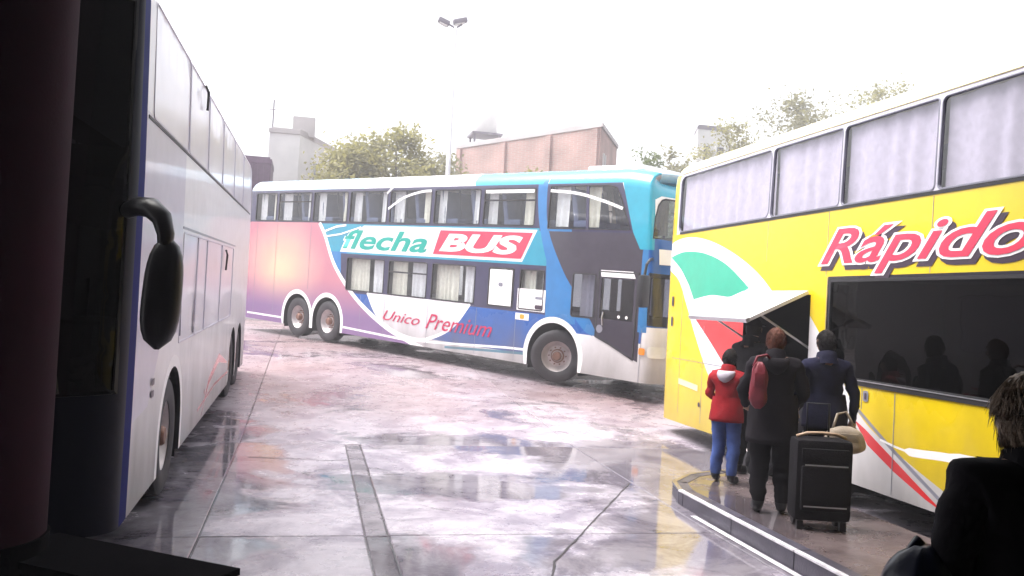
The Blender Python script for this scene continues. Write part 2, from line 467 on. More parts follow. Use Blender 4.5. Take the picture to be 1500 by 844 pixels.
# finger platform between the bays, with kerbstones, and the concourse floor the camera stands on
mb = MB()
plat_poly = [(3.70, -4.0), (4.93, -4.0), (4.93, 8.75), (4.5, 8.75), (4.1, 8.55), (3.80, 8.2), (3.70, 7.9)]
mb.prism(plat_poly, -0.1, 0.146)
platform = tag(mb.build('platform', M['paving']), kind='structure')
def kerbstone(p0, p1, wid=0.15):
    """one stone from p0 to p1 along the platform edge; the platform lies to the right of p0->p1"""
    a, b = Vector(p0), Vector(p1); t = (b - a).normalized(); nn = Vector((t.y, -t.x))
    a2, b2 = a + t * 0.006, b - t * 0.006
    mb = MB()
    def pr(o0, o1, z0, z1, mi):
        q = [a2 + nn * o0, b2 + nn * o0, b2 + nn * o1, a2 + nn * o1]
        mb.prism([(p.x, p.y) for p in q], z0, z1, mi)
    pr(0.006, wid, -0.1, 0.136, 0)
    pr(0.0, 0.045, 0.137, 0.152, 1)
    pr(0.0455, wid - 0.002, 0.137, 0.149, 0)
    return mb
yy = -4.0
kp = []
while yy < 7.8:
    kp.append(((3.545, yy), (3.545, min(yy + 0.98, 7.86)))); yy += 0.98
kp += [((3.545, 7.86), (3.66, 8.27)), ((3.66, 8.27), (4.0, 8.66)), ((4.0, 8.66), (4.47, 8.90)), ((4.47, 8.90), (4.94, 8.90))]
for a, b in kp:
    kerbstone(a, b).build('kerbstone', [M['kerb_dark'], M['kerb_light'] if a[0] == b[0] else M['drain']], platform)
# pale strip at the kerb foot: wet highlight put into the colour
gut = MB(); gut.add([(3.475, -3.9, 0.006), (3.53, -3.9, 0.006), (3.53, 7.95, 0.009), (3.475, 7.95, 0.009)], [(0, 1, 2, 3)])
gut.build('gutter_highlight', M['kerb_light'], platform)
mb = MB(); mb.box((-8.3, -0.45, 0.02), (23.6, 7.1, 0.25))
concourse = tag(mb.build('concourse_floor', M['paving']), kind='structure')

# canopy over the concourse, and the station front behind the camera
mb = MB(); mb.box((2, -1.6, 5.35), (60, 14.4, 0.3))
canopy = tag(mb.build('canopy_roof', M['canopy']), kind='structure')
mb = MB(); mb.box((2, -9.0, 2.7), (60, 0.4, 5.4))
st = tag(mb.build('station_building', M['station_wall']), 'plain plastered station front behind the concourse', 'building')
for k in range(9):
    q = MB(); q.box((-22 + k * 6, -8.76, 1.5), (3.6, 0.08, 2.4)); q.build('window', M['black_gloss'], st)

# ------------------------------------------------------------------ unwrapped coach shell
def pip(poly, X, Z):
    inside = np.zeros(len(X), bool); n = len(poly)
    for i in range(n):
        x1, z1 = poly[i]; x2, z2 = poly[(i + 1) % n]
        if z1 == z2: continue
        c = ((z1 > Z) != (z2 > Z)) & (X < (x2 - x1) * (Z - z1) / (z2 - z1) + x1)
        inside ^= c
    return inside

def arc(cx, cz, r, a0, a1, n=16):
    return [(cx + r * math.cos(R(a0 + (a1 - a0) * k / n)), cz + r * math.sin(R(a0 + (a1 - a0) * k / n))) for k in range(n + 1)]
def rrect(x0, x1, z0, z1, r=0.06, n=4):
    return arc(x1 - r, z1 - r, r, 0, 90, n) + arc(x0 + r, z1 - r, r, 90, 180, n) + arc(x0 + r, z0 + r, r, 180, 270, n) + arc(x1 - r, z0 + r, r, 270, 360, n)
def spline(pts, n=8):
    P = [Vector(p) for p in pts]; out = []
    for i in range(len(P) - 1):
        p0, p1, p2, p3 = P[max(i - 1, 0)], P[i], P[i + 1], P[min(i + 2, len(P) - 1)]
        for k in range(n):
            t = k / n
            out.append(tuple(0.5 * ((2 * p1) + (-p0 + p2) * t + (2 * p0 - 5 * p1 + 4 * p2 - p3) * t * t + (-p0 + 3 * p1 - 3 * p2 + p3) * t ** 3)))
    out.append(tuple(P[-1])); return out
def stripe(pts, wid):
    """polygon of a band along a polyline; wid a number or one per point"""
    P = [Vector(p) for p in pts]; A, B = [], []
    for i, p in enumerate(P):
        t = (P[min(i + 1, len(P) - 1)] - P[max(i - 1, 0)]).normalized(); nn = Vector((-t.y, t.x))
        ww = wid if not hasattr(wid, '__len__') else wid[i]
        A.append(tuple(p + nn * ww / 2)); B.append(tuple(p - nn * ww / 2))
    return A + B[::-1]

class Shell:
    def __init__(s, W, xr, xf, ar, nr, af, nf, lean, side, zr=3.72, Rr=0.36, z0=0.27, drop=0.0):
        s.drop = drop
        s.W, s.xr, s.xf, s.lean, s.side, s.zr, s.Rr, s.z0, s.af, s.ar = W, xr, xf, lean, side, zr, Rr, z0, af, ar
        def corner(a, n):
            T = np.linspace(0, PI / 2, 400)
            x = a * np.sin(T) ** (2 / n); y = W / 2 * np.cos(T) ** (2 / n)
            l = np.concatenate([[0], np.cumsum(np.hypot(np.diff(x), np.diff(y)))])
            return l, x, y
        s.F, s.B = corner(af, nf), corner(ar, nr)
        s.uf, s.ur = xf + s.F[0][-1], xr - s.B[0][-1]
        s.vtop = zr + Rr * PI / 2
    def plan(s, u):
        if u > s.xf: l, x, y = s.F; q = u - s.xf; return s.xf + np.interp(q, l, x), np.interp(q, l, y)
        if u < s.xr: l, x, y = s.B; q = s.xr - u; return s.xr - np.interp(q, l, x), np.interp(q, l, y)
        return u, s.W / 2
    def pt(s, u, v, d=0.0):
        e = 0.02
        x, y = s.plan(u)
        if s.xr + e < u < s.xf - e: nx, ny = 0.0, 1.0
        else:
            xa, ya = s.plan(max(u - e, s.ur)); xb, yb = s.plan(min(u + e, s.uf))
            tx, ty = xb - xa, yb - ya; L = math.hypot(tx, ty) or 1; nx, ny = -ty / L, tx / L
        if v <= s.zr: z, ins, nz = v, 0.0, 0.0
        else:
            t = (v - s.zr) / s.Rr; z = s.zr + s.Rr * math.sin(t); ins = s.Rr * (1 - math.cos(t)); nz = math.sin(t)
        bul = 0.012 * ((min(v, s.zr) - 1.6) / 2.1) ** 2 + max(0, v - 2.6) * 0.012
        k = d * (1 - nz) - bul
        px, py, pz = x + nx * k, y + ny * k, z + d * nz
        if ins:                                   # roof edge: drawn in by scaling, so that tight corners do not fold
            py *= 1 - ins / (s.W / 2)
            if u > s.xf: px -= ins * 0.9 * min(1, (x - s.xf) / s.af) ** 2
            if u < s.xr: px += ins * 0.6 * min(1, (s.xr - x) / s.ar) ** 2
        if u > s.xf: px -= s.lean * max(0, z - 1.2) ** 1.3 * min(1, (x - s.xf) / s.af)
        if s.drop and z > 2.9 and x > s.xf - 0.7: pz -= s.drop * min(1.0, (x - s.xf + 0.7) / 1.1) ** 2 * (z - 2.9) / 1.2
        if py < 0: py = 0.0
        return (px, s.side * py, pz)

def cdt_mesh(polys, grid, keep):
    V, E = [], []
    for p in polys:
        b = len(V); V += [Vector(q) for q in p]; E += [(b + i, b + (i + 1) % len(p)) for i in range(len(p))]
    V += [Vector(g) for g in grid]
    vo, eo, fo, *_ = delaunay_2d_cdt(V, E, [], 0, 1e-4, False)
    P = np.array([(q.x, q.y) for q in vo]); F = np.array([f for f in fo if len(f) == 3])
    c = P[F].mean(axis=1)
    k = keep(c[:, 0], c[:, 1])
    return P, F[k], c[k]

def shell_panel(sh, name, outline, holes, paints, base, parent, d=0.0, flip=False, mats=None, step=0.33, rim=None, smooth=True):
    us = [p[0] for p in outline]; vs = [p[1] for p in outline]
    gu = list(np.arange(min(us), max(us), step))
    for a, b in ((sh.xf, sh.uf), (sh.ur, sh.xr)):
        gu += list(np.arange(a, b, 0.07))
    gv = list(np.arange(min(vs), max(vs), step)) + [q for q in np.linspace(sh.zr, sh.vtop, 7)]
    gu = [u for u in gu if min(us) < u < max(us)]; gv = [v for v in gv if min(vs) < v < max(vs)]
    grid = [(u, v) for u in gu for v in gv]
    def keep(X, Z):
        k = pip(outline, X, Z)
        for h in holes: k &= ~pip(h, X, Z)
        return k
    # the triangulation can drop slivers where points nearly coincide: check the covered area, shift the grid and retry
    lo_u, hi_u, lo_v, hi_v = min(us), max(us), min(vs), max(vs)
    def clampp(p): return [(min(max(a, lo_u - 0.05), hi_u + 0.05), min(max(b, lo_v - 0.05), hi_v + 0.05)) for a, b in p]
    def dense(p):                                  # long edges must bend with the rounded ends and the roof edge
        out = []
        for i, a in enumerate(p):
            b = p[(i + 1) % len(p)]; L = math.hypot(b[0] - a[0], b[1] - a[1])
            bent = max(a[0], b[0]) > sh.xf - 0.05 or min(a[0], b[0]) < sh.xr + 0.05 or max(a[1], b[1]) > sh.zr
            n_ = max(1, math.ceil(L / (0.07 if bent else 0.3)))
            out += [(a[0] + (b[0] - a[0]) * k / n_, a[1] + (b[1] - a[1]) * k / n_) for k in range(n_)]
        return out
    outer = [(lo_u - 0.1, lo_v - 0.1), (hi_u + 0.1, lo_v - 0.1), (hi_u + 0.1, hi_v + 0.1), (lo_u - 0.1, hi_v + 0.1)]
    want = (hi_u - lo_u + 0.2) * (hi_v - lo_v + 0.2)
    best = None
    for tr in range(10):
        jr = random.Random(tr * 17 + 5)
        g2 = grid if tr == 0 else [(u + jr.uniform(-0.03, 0.03), v + jr.uniform(-0.03, 0.03)) for u, v in grid]
        g2 = [g for g in g2 if lo_u + 0.004 < g[0] < hi_u - 0.004 and lo_v + 0.004 < g[1] < hi_v - 0.004]
        allt = lambda X, Z: np.ones(len(X), bool)
        P, F, c = cdt_mesh([outer, dense(outline)] + [dense(clampp(h)) for h in holes] + [dense(clampp(p)) for p, _ in paints], g2, allt)
        T = P[F]
        ar_ = 0.5 * np.abs((T[:, 1, 0] - T[:, 0, 0]) * (T[:, 2, 1] - T[:, 0, 1]) - (T[:, 2, 0] - T[:, 0, 0]) * (T[:, 1, 1] - T[:, 0, 1])).sum()
        k = keep(c[:, 0], c[:, 1])
        if best is None or abs(ar_ - want) < best[0]: best = (abs(ar_ - want), (P, F[k], c[k]))
        if best[0] < 2e-3: break
    if best[0] >= 2e-3: print('PANEL', name, round(best[0], 4), 'missing of', round(want, 2))
    P, F, c = best[1]
    names = [base]
    mi = np.zeros(len(F), int)
    for p, mname in paints:
        if mname not in names: names.append(mname)
        mi[pip(p, c[:, 0], c[:, 1])] = names.index(mname)
    used = np.unique(F); remap = -np.ones(len(P), int); remap[used] = np.arange(len(used))
    V = [sh.pt(P[i][0], P[i][1], d) for i in used]
    F = remap[F]
    fl = (sh.side > 0) != flip
    faces = [tuple(f[::-1]) if fl else tuple(f) for f in F]
    # normals of the smooth surface
    nrm = []
    for i in used:
        u, v = P[i]; h = 0.015
        a = Vector(sh.pt(min(u + h, sh.uf), v, d)) - Vector(sh.pt(max(u - h, sh.ur), v, d))
        b = Vector(sh.pt(u, min(v + h, sh.vtop), d)) - Vector(sh.pt(u, v - h, d))
        q = a.cross(b)
        q = q.normalized() if q.length > 1e-9 else Vector((0, 0, 1))
        nrm.append(-q if fl else q)
    me = bpy.data.meshes.new(name)
    nv = len(V)
    if rim:                                  # turned-in edges round every opening
        cnt = {}
        for f in faces:
            for k in range(3):
                e = (f[k], f[(k + 1) % 3]); cnt[e] = cnt.get(e, 0) + 1
        bd = [e for e in cnt if (e[1], e[0]) not in cnt]
        mid = lambda q: P[used[q]][0] > sh.uf - 0.002 or P[used[q]][0] < sh.ur + 0.002 or P[used[q]][1] > sh.vtop - 0.002
        bd = [e for e in bd if not (mid(e[0]) and mid(e[1]))]
        inner = {}
        for a, b in bd:
            for q in (a, b):
                if q not in inner:
                    u, v = P[used[q]]; inner[q] = len(V); V.append(sh.pt(u, v, d + rim))
        rimf = [(b, a, inner[a], inner[b]) for a, b in bd]
    else: rimf = []
    me.from_pydata(V, [], faces + rimf)
    for q in names: me.materials.append(M[q])
    if rim: me.materials.append(M['rubber']); mi = np.concatenate([mi, np.full(len(rimf), len(names))])
    me.polygons.foreach_set('material_index', mi.astype(np.int32))
    me.polygons.foreach_set('use_smooth', [True] * len(faces) + [False] * len(rimf))
    if smooth and not rim:
        me.normals_split_custom_set_from_vertices(nrm)
    elif smooth:
        ln = []
        for pi_, p in enumerate(me.polygons):
            for li in p.loop_indices:
                vi = me.loops[li].vertex_index
                ln.append(nrm[vi] if pi_ < len(faces) else p.normal.copy())
        me.normals_split_custom_set(ln)
    me.update()
    return obj(name, me, parent)

def decal(sh, name, poly, mname, parent, d=0.004):
    return shell_panel(sh, name, poly, [], [], mname, parent, d=d, step=0.3)

def frame_ring(sh, name, poly, wid, mname, parent, d=0.006, closed=True):
    n = len(poly); cx = sum(p[0] for p in poly) / n; cz = sum(p[1] for p in poly) / n
    P = [Vector(p) for p in poly]
    vs, fs = [], []
    area = sum(P[i].x * P[(i + 1) % n].y - P[(i + 1) % n].x * P[i].y for i in range(n))
    sg = 1 if area > 0 else -1
    for i, p in enumerate(P):
        t1 = (p - P[i - 1]); t2 = (P[(i + 1) % n] - p)
        t = (t1.normalized() + t2.normalized()); t = t.normalized() if t.length > 1e-6 else t2.normalized()
        nn = Vector((-t.y, t.x)) * sg
        q = p + nn * wid
        o = p - nn * 0.006
        vs += [sh.pt(o.x, o.y, -0.01), sh.pt(o.x, o.y, d), sh.pt(q.x, q.y, d), sh.pt(q.x, q.y, -0.02)]
    for i in range(n):
        a, b = i * 4, ((i + 1) % n) * 4
        fs += [(a + k, b + k, b + k + 1, a + k + 1) for k in range(3)]
    return MB().add(vs, fs).build(name, M[mname], parent)

def bar(sh, name, u0, v0, u1, v1, wid, mname, parent, d=0.004, th=0.02):
    du, dv = u1 - u0, v1 - v0; L = math.hypot(du, dv); nu, nv = -dv / L * wid / 2, du / L * wid / 2
    q = [(u0 + nu, v0 + nv), (u1 + nu, v1 + nv), (u1 - nu, v1 - nv), (u0 - nu, v0 - nv)]
    vs = [sh.pt(a, b, d) for a, b in q] + [sh.pt(a, b, d - th) for a, b in q]
    fs = [(0, 1, 2, 3), (7, 6, 5, 4)] + [(k, (k + 1) % 4, (k + 1) % 4 + 4, k + 4) for k in range(4)]
    return MB().add(vs, fs).build(name, M[mname], parent)

def curtain(sh, u0, u1, v0, v1, parent, mname='curtain', depth=-0.13, seed=0, fq=44):
    q = random.Random(seed); n = max(8, int((u1 - u0) / 0.022)); ph = q.uniform(0, 6)
    vs, fs = [], []
    for j in range(4):
        v = v0 + (v1 - v0) * j / 3; am = 0.010 + 0.010 * (1 - j / 3)
        for i in range(n + 1):
            u = u0 + (u1 - u0) * i / n
            vs.append(sh.pt(u, v, depth + am * math.sin(ph + u * fq + 1.3 * math.sin(u * fq * 0.31 + ph))))
    for j in range(3):
        for i in range(n):
            a = j * (n + 1) + i; fs.append((a, a + 1, a + n + 2, a + n + 1))
    return MB().add(vs, fs).build('curtain', M[mname], parent, smooth=True)

def lettering(sh, name, text, u0, v0, width, height, mname, parent, shear=0.25, bold=0.0, d=0.006, du=0.0, dv=0.0, flipu=1, slope=0.0, space=1.0):
    cu = bpy.data.curves.new('lettering', 'FONT'); cu.body = text; cu.shear = shear; cu.offset = bold; cu.resolution_u = 4
    cu.space_character = space
    to = bpy.data.objects.new('lettering', cu); COL.objects.link(to)
    bpy.context.view_layer.update()
    dg = bpy.context.evaluated_depsgraph_get()
    me = bpy.data.meshes.new_from_object(to.evaluated_get(dg))
    bpy.data.objects.remove(to); bpy.data.curves.remove(cu)
    co = np.array([v.co[:] for v in me.vertices])
    lo, hi = co.min(axis=0), co.max(axis=0)
    ref = lettering.ref.get((text, shear))
    if ref is None: lettering.ref[(text, shear)] = ref = (lo, hi)
    lo, hi = ref
    for v in me.vertices:
        a = (v.co.x - lo[0]) / (hi[0] - lo[0]); b = (v.co.y - lo[1]) / (hi[1] - lo[1])
        u = u0 + a * width + du; vv = v0 + b * height + dv + slope * a * width
        v.co = sh.pt(u, vv, d)
    me.materials.clear(); me.materials.append(M[mname]); me.update()
    return obj(name, me, parent)
lettering.ref = {}

def wheel(parent, x, y, out, steer=0.0, rad=0.5, wid=0.28, z=None, dual=False):
    """wheel with its axle along y; out = +1/-1 tells which way its face looks"""
    z = rad if z is None else z
    w_ = wid
    rim = MB()
    o = out
    rim.lathe([(0.02, o * 0.02), (0.10, o * 0.03), (0.13, o * -0.02), (0.20, o * -0.03), (0.265, o * 0.04), (0.285, o * 0.10), (0.30, o * 0.115), (0.305, o * 0.09), (0.295, o * -0.16)], 'y', 28)
    wo = rim.build('wheel', M['rim'], parent, smooth=R(40), loc=(x, y, z), rot=(0, 0, steer))
    ty = MB()
    hw = w_ / 2
    prof = [(0.292, -hw * 0.86), (0.34, -hw), (rad * 0.86, -hw * 1.03), (rad * 0.955, -hw * 0.93)]
    k = 5
    for i in range(k):
        a = -hw * 0.86 + 2 * hw * 0.86 * i / k; b = -hw * 0.86 + 2 * hw * 0.86 * (i + 1) / k
        prof += [(rad, a + 0.006), (rad, b - 0.006), (rad - 0.014, b - 0.004), (rad - 0.014, b + 0.004)]
    prof = prof[:-2] + [(rad * 0.955, hw * 0.93), (rad * 0.86, hw * 1.03), (0.34, hw), (0.292, hw * 0.86)]
    ty.lathe(prof, 'y', 40)
    ty.build('tyre', M['tyre'], wo, smooth=R(35))
    hb = MB()
    hb.lathe([(0.0, o * 0.13), (0.07, o * 0.13), (0.085, o * 0.11), (0.09, o * 0.02), (0.13, o * 0.015), (0.135, o * -0.02)], 'y', 18)
    for i in range(10):
        a = 2 * PI * i / 10
        hb.lathe([(0.0, o * 0.03), (0.014, o * 0.03), (0.015, o * -0.03)], 'y', 6, (0.165 * math.cos(a), 0, 0.165 * math.sin(a)))
    hb.build('hub', M['hub'], wo, smooth=R(40))
    return wo

def wheel_well(parent, x, ysign, W, rad, z, wid=0.62):
    """dark half drum above a wheel"""
    n = 18; vs, fs = [], []
    y0, y1 = ysign * (W / 2 - 0.035), ysign * (W / 2 - wid)
    pr = [(x - rad, 0.2)] + [(x + rad * math.cos(PI - PI * k / n), z + rad * math.sin(PI * k / n)) for k in range(n + 1)] + [(x + rad, 0.2)]
    for (a, b) in pr: vs += [(a, y0, b), (a, y1, b)]
    for k in range(len(pr) - 1): fs.append((2 * k, 2 * k + 2, 2 * k + 3, 2 * k + 1))
    fs.append(tuple(2 * k + 1 for k in range(len(pr))))
    return MB().add(vs, fs).build('wheel_well', M['chassis'], parent)

def seat_mesh():
    mb = MB()
    mb.box((0, 0, 0.42), (0.46, 0.44, 0.14), bev=0.04)
    mb.box((-0.24, 0, 0.85), (0.13, 0.44, 0.85), rot=Matrix.Rotation(-0.2, 3, 'Y'), bev=0.05)
    mb.box((-0.30, 0, 1.17), (0.15, 0.40, 0.22), rot=Matrix.Rotation(-0.2, 3, 'Y'), mi=1, bev=0.05)
    return mb.mesh('seat', [M['seat'], M['seat_head']], smooth=R(40))
SEAT = seat_mesh()

def roof_cap(sh_pair, parent, mname):
    sh = sh_pair
    us = np.linspace(sh.ur, sh.uf, 80)
    us = sorted(set(list(us) + list(np.linspace(sh.xf, sh.uf, 25)) + list(np.linspace(sh.ur, sh.xr, 25))))
    A = [sh.pt(u, sh.vtop) for u in us]
    n = len(A); vs = []
    for f, dz in ((1, 0), (0.6, 0.03), (0, 0.045)):
        for s in (1, -1):
            if f == 0 and s == -1: continue
            vs += [(p[0], p[1] * f * s, p[2] + dz * min(1.0, max(0.0, (sh.uf - u) / 1.6), max(0.0, (u - sh.ur) / 1.6))) for u, p in zip(us, A)]
    rows = [0, 2, 4, 3, 1]
    fs = []
    for a, b in zip(rows, rows[1:]):
        for i in range(n - 1): fs.append((a * n + i, a * n + i + 1, b * n + i + 1, b * n + i))
    return MB().add(vs, fs).build('roof', M[mname], parent, smooth=R(60))

def both(W, *a, **k):
    return {s: Shell(W, *a, side=s, **k) for s in (1, -1)}

def window(sh, poly, gname, parent, frame='rubber', fw_=0.022, d=-0.012):
    g = shell_panel(sh, 'window', poly, [], [], gname, parent, d=d, step=0.4)
    if frame: frame_ring(sh, 'frame', poly, fw_, frame, g)
    return g

# ------------------------------------------------------------------ the blue and pink coach across the yard
def blue_coach():
    fx, fy, fz, yaw, fs = 4.5383, 16.1813, 0.425, -0.9828, 0.041
    W = 2.55
    hd = Vector((math.cos(yaw), math.sin(yaw), 0)); rt = Vector((hd.y, -hd.x, 0))
    roll = 0.024
    o = Vector((fx, fy, fz)) - rt * W / 2 + Vector((0, 0, W / 2 * roll))
    t = empty('double_decker_coach', o, (roll, fs, yaw))
    tag(t, 'blue and white double-decker coach with sunset-painted rear, standing across the yard', 'bus', 'double-decker coaches')
    sh2 = both(W, -11.25, 1.98, 0.22, 5.0, 0.5, 3.0, 0.10, drop=0.24)
    sh = sh2[-1]
    uf, ur = sh.uf, sh.ur
    outline = [(ur, sh.z0), (uf, sh.z0), (uf, sh.vtop), (ur, sh.vtop)]
    WZ, rw, fwr = 0.5, 0.60, 0.64
    axles = [(0.03, fwr), (-7.41, rw), (-8.74, rw)]
    arches = []
    for x, r in axles:
        arches.append([(x - r, 0.0)] + arc(x, WZ, r, 180, 0, 20) + [(x + r, 0.0)])
    # upper windows
    edges = [-11.1, -9.95, -8.32, -6.76, -5.22, -3.68, -2.14, -0.60]
    UW = [rrect(a + 0.05, b - 0.05, 2.97, 3.72, 0.05) for a, b in zip(edges, edges[1:])]
    FW = [(-0.30, 2.93), (1.66, 2.93)] + [(1.60, 3.1), (1.40, 3.55), (1.30, 3.70), (1.15, 3.75)] + [(-0.30, 3.75)]
    LW = [rrect(-6.68, -5.22, 1.33, 2.12, 0.05), rrect(-5.06, -3.71, 1.33, 2.12, 0.05), rrect(-3.55, -2.19, 1.33, 2.12, 0.05), rrect(-1.80, -1.08, 1.33, 2.12, 0.04), rrect(-0.93, -0.28, 1.33, 2.12, 0.04)]
    DW = rrect(0.42, 0.98, 1.30, 2.12, 0.05)                         # window before the door
    DG = [(1.10, 1.32), (1.84, 1.32), (1.84, 2.05), (1.10, 2.05)]     # door glass
    zc = sh.zr
    UWS = [(2.22, 2.80), (uf + 0.02, 2.74), (uf + 0.02, zc - 0.04), (2.62, zc - 0.04), (2.50, 3.64), (2.38, 3.5), (2.27, 3.2)]
    LWS = [(2.14, 1.28), (uf + 0.02, 1.22), (uf + 0.02, 2.15), (2.14, 2.2)]
    holes = arches + UW + [FW] + LW + [DW, DG, UWS, LWS]
    bowl = spline([(-5.80, 1.32), (-5.43, 0.86), (-4.9, 0.56), (-4.2, 0.42), (-3.6, 0.45), (-2.83, 0.77), (-2.30, 1.32)])
    arcp = spline([(-7.95, 2.95), (-7.67, 2.63), (-7.16, 1.88), (-6.25, 1.16), (-5.15, 0.62), (-4.15, 0.33), (-3.6, 0.2)])
    rear = [(ur - 0.01, 0.2)] + [(ur - 0.01, 2.93)] + arcp
    bandL = spline([(-0.62, 4.3), (-0.60, 3.5), (-0.47, 2.87), (-0.15, 2.08), (0.25, 1.56), (0.72, 1.10), (0.95, 0.98)])
    bandR = spline([(-0.34, 4.3), (-0.37, 3.5), (-0.25, 2.87), (0.20, 2.10), (0.66, 1.58), (1.02, 1.10), (1.05, 1.02)])
    sweep = bandL + bandR[::-1]
    glassy = bandR[12:] + [(1.51, 0.82), (1.75, 0.70), (2.0, 0.62), (2.0, 2.88), (-0.25, 2.88)]
    paints = [
        ([(ur - 1, 0.46), (uf + 1, 0.46), (uf + 1, 1.34), (ur - 1, 1.34)], 'blue'),
        ([(-8, 1.34), (-0.2, 1.34), (-0.2, 3.0), (-8, 3.0)], 'teal'),
        ([(-7.4, 0.95), (-6.7, 0.95), (-6.7, 2.25), (-7.8, 2.25)], 'skyblue'),
        (spline([(-7.0, 2.25), (-6.6, 2.62), (-6.1, 2.90)]) + [(-0.55, 2.90), (-0.90, 2.26)], 'white'),
        ([(-6.86, 1.27), (-0.10, 1.27), (-0.05, 2.21), (-6.95, 2.21)], 'dark_band'),
        ([(ur - 1, 2.93), (-0.5, 2.93), (-0.5, 3.79), (ur - 1, 3.79)], 'dark_band'),
        ([(-0.5, 2.88), (1.80, 2.88), (1.40, 3.80), (-0.5, 3.80)], 'dark_band'),
        (rear, 'sunset'),
        (stripe(arcp, 0.11), 'white_clean'),
        (bowl, 'white'),
        (stripe(bowl, 0.07), 'white_clean'),
        (stripe([(-4.6, 0.36), (-3.4, 0.40), (-1.2, 0.53), (-0.6, 0.55)], 0.045), 'white_clean'),
        (stripe([(-3.0, 0.34), (-1.6, 0.42), (-0.6, 0.47)], 0.05), 'teal'),
        (stripe([(-11.2, 0.42), (-6.6, 0.42), (-4.4, 0.36)], 0.05), 'white_clean'),
        ([(0.4, 0.2), (uf + 1, 0.2), (uf + 1, 1.25), (2.08, 1.25), (2.04, 0.95), (0.95, 0.99), (0.4, 0.99)], 'white'),
        ([(-0.2, 1.15), (0.55, 1.15), (0.3, 3.0), (-0.3, 3.0)], 'skyblue'),
        (glassy, 'grey_panel'),
        (sweep, 'skyblue'),
        ([(1.96, 1.15), (2.14, 1.15), (2.14, 3.2), (2.0, 3.0), (1.96, 2.5)], 'skyblue'),
        ([(2.12, 2.15), (uf + 1, 2.15), (uf + 1, 2.82), (2.12, 2.82)], 'blue'),
        ([(-0.36, 3.79), (1.42, 3.79), (1.72, 2.9), (1.90, 2.6), (2.25, 2.6), (2.3, 3.6), (2.5, zc), (uf + 1, zc), (uf + 1, 6), (-0.36, 6)], 'cyan'),
        ([(-2.4, 3.79), (-0.5, 3.79), (-0.4, 6), (-2.6, 6)], 'cyan'),
        ([(-6.2, 3.79), (-2.4, 3.79), (-2.6, 6), (-6.5, 6)], 'white'),
        ([(ur - 1, 3.79), (-6.2, 3.79), (-6.5, 6), (ur - 1, 6)], 'pale_roof'),
    ]
    for x, r in axles:
        paints.append((stripe([(x - r, 0.2)] + arc(x, WZ, r + 0.045, 180, 0, 20) + [(x + r, 0.2)], 0.13), 'white_clean'))
    for s in (-1, 1):
        shell_panel(sh2[s], 'body', outline, holes, paints, 'white', t)
        shell_panel(sh2[s], 'lining', outline, holes, [], 'lining', t, d=-0.04, flip=True, rim=0.038)
    roof_cap(sh2[-1], t, 'pale_roof')
    q = random.Random(11)
    for s in (-1, 1):
        sh = sh2[s]
        for i, p in enumerate(UW):
            g = window(sh, p, 'glass', t)
            a, b = edges[i] + 0.09, edges[i + 1] - 0.09
            if i in (1, 6):
                bar(sh, 'slider_bar', a - 0.03, 3.48, b + 0.03, 3.48, 0.035, 'rubber', g)
            wl, wr = q.uniform(0.22, 0.42), q.uniform(0.18, 0.38)
            curtain(sh, a, a + wl, 2.98, 3.72, g, 'curtain', seed=i * 2)
            curtain(sh, b - wr, b, 2.98, 3.72, g, 'curtain' if i % 2 else 'curtain2', seed=i * 2 + 1)
        g = window(sh, FW, 'glass', t)
        curtain(sh, -0.22, 0.12, 2.98, 3.74, g, 'curtain', seed=40); curtain(sh, 0.55, 0.85, 2.98, 3.72, g, 'curtain2', seed=41)
        bar(sh, 'pillar', 0.68, 2.94, 0.62, 3.74, 0.06, 'dark_band', g)
        for i, p in enumerate(LW[:3] + [LW[4]]):
            g = window(sh, p, 'glass', t)
            x0 = min(c[0] for c in p) + 0.03; x1 = max(c[0] for c in p) - 0.03
            if i == 1: bar(sh, 'slider_bar', x0, 1.86, x1, 1.86, 0.035, 'rubber', g)
            m_ = x0 + (x1 - x0) * q.uniform(0.42, 0.6)
            curtain(sh, x0, m_ - 0.05, 1.34, 2.1, g, 'curtain2', seed=60 + i)
            curtain(sh, m_ + 0.12, x1, 1.34, 2.1, g, 'curtain', seed=70 + i)
        g = window(sh, LW[3], 'glass', t)
        if s == -1:
            po = decal(sh, 'poster', [(-1.76, 1.36), (-1.13, 1.36), (-1.13, 2.08), (-1.76, 2.08)], 'white_clean', t, d=0.004)
            decal(sh, 'print', rrect(-1.50, -1.38, 1.74, 1.82, 0.03), 'grey_line', po, d=0.008)
            po = decal(sh, 'poster', [(-0.96, 1.31), (-0.22, 1.31), (-0.22, 1.74), (-0.96, 1.74)], 'white_clean', t, d=0.005)
            decal(sh, 'print', rrect(-0.48, -0.27, 1.36, 1.44, 0.03), 'shadow_print', po, d=0.009)
            decal(sh, 'print', rrect(-0.48, -0.27, 1.55, 1.60, 0.02), 'grey_line', po, d=0.009)
            decal(sh, 'sticker', [(-0.98, 1.12), (-0.62, 1.12), (-0.62, 1.25), (-0.98, 1.25)], 'white_clean', t, d=0.004)
            decal(sh, 'sticker', rrect(-0.86, -0.74, 1.14, 1.23, 0.03), 'orange', t, d=0.007)
        window(sh, DW, 'tint', t)
        curtain(sh, 0.55, 0.85, 1.32, 2.1, t, 'curtain', seed=80)
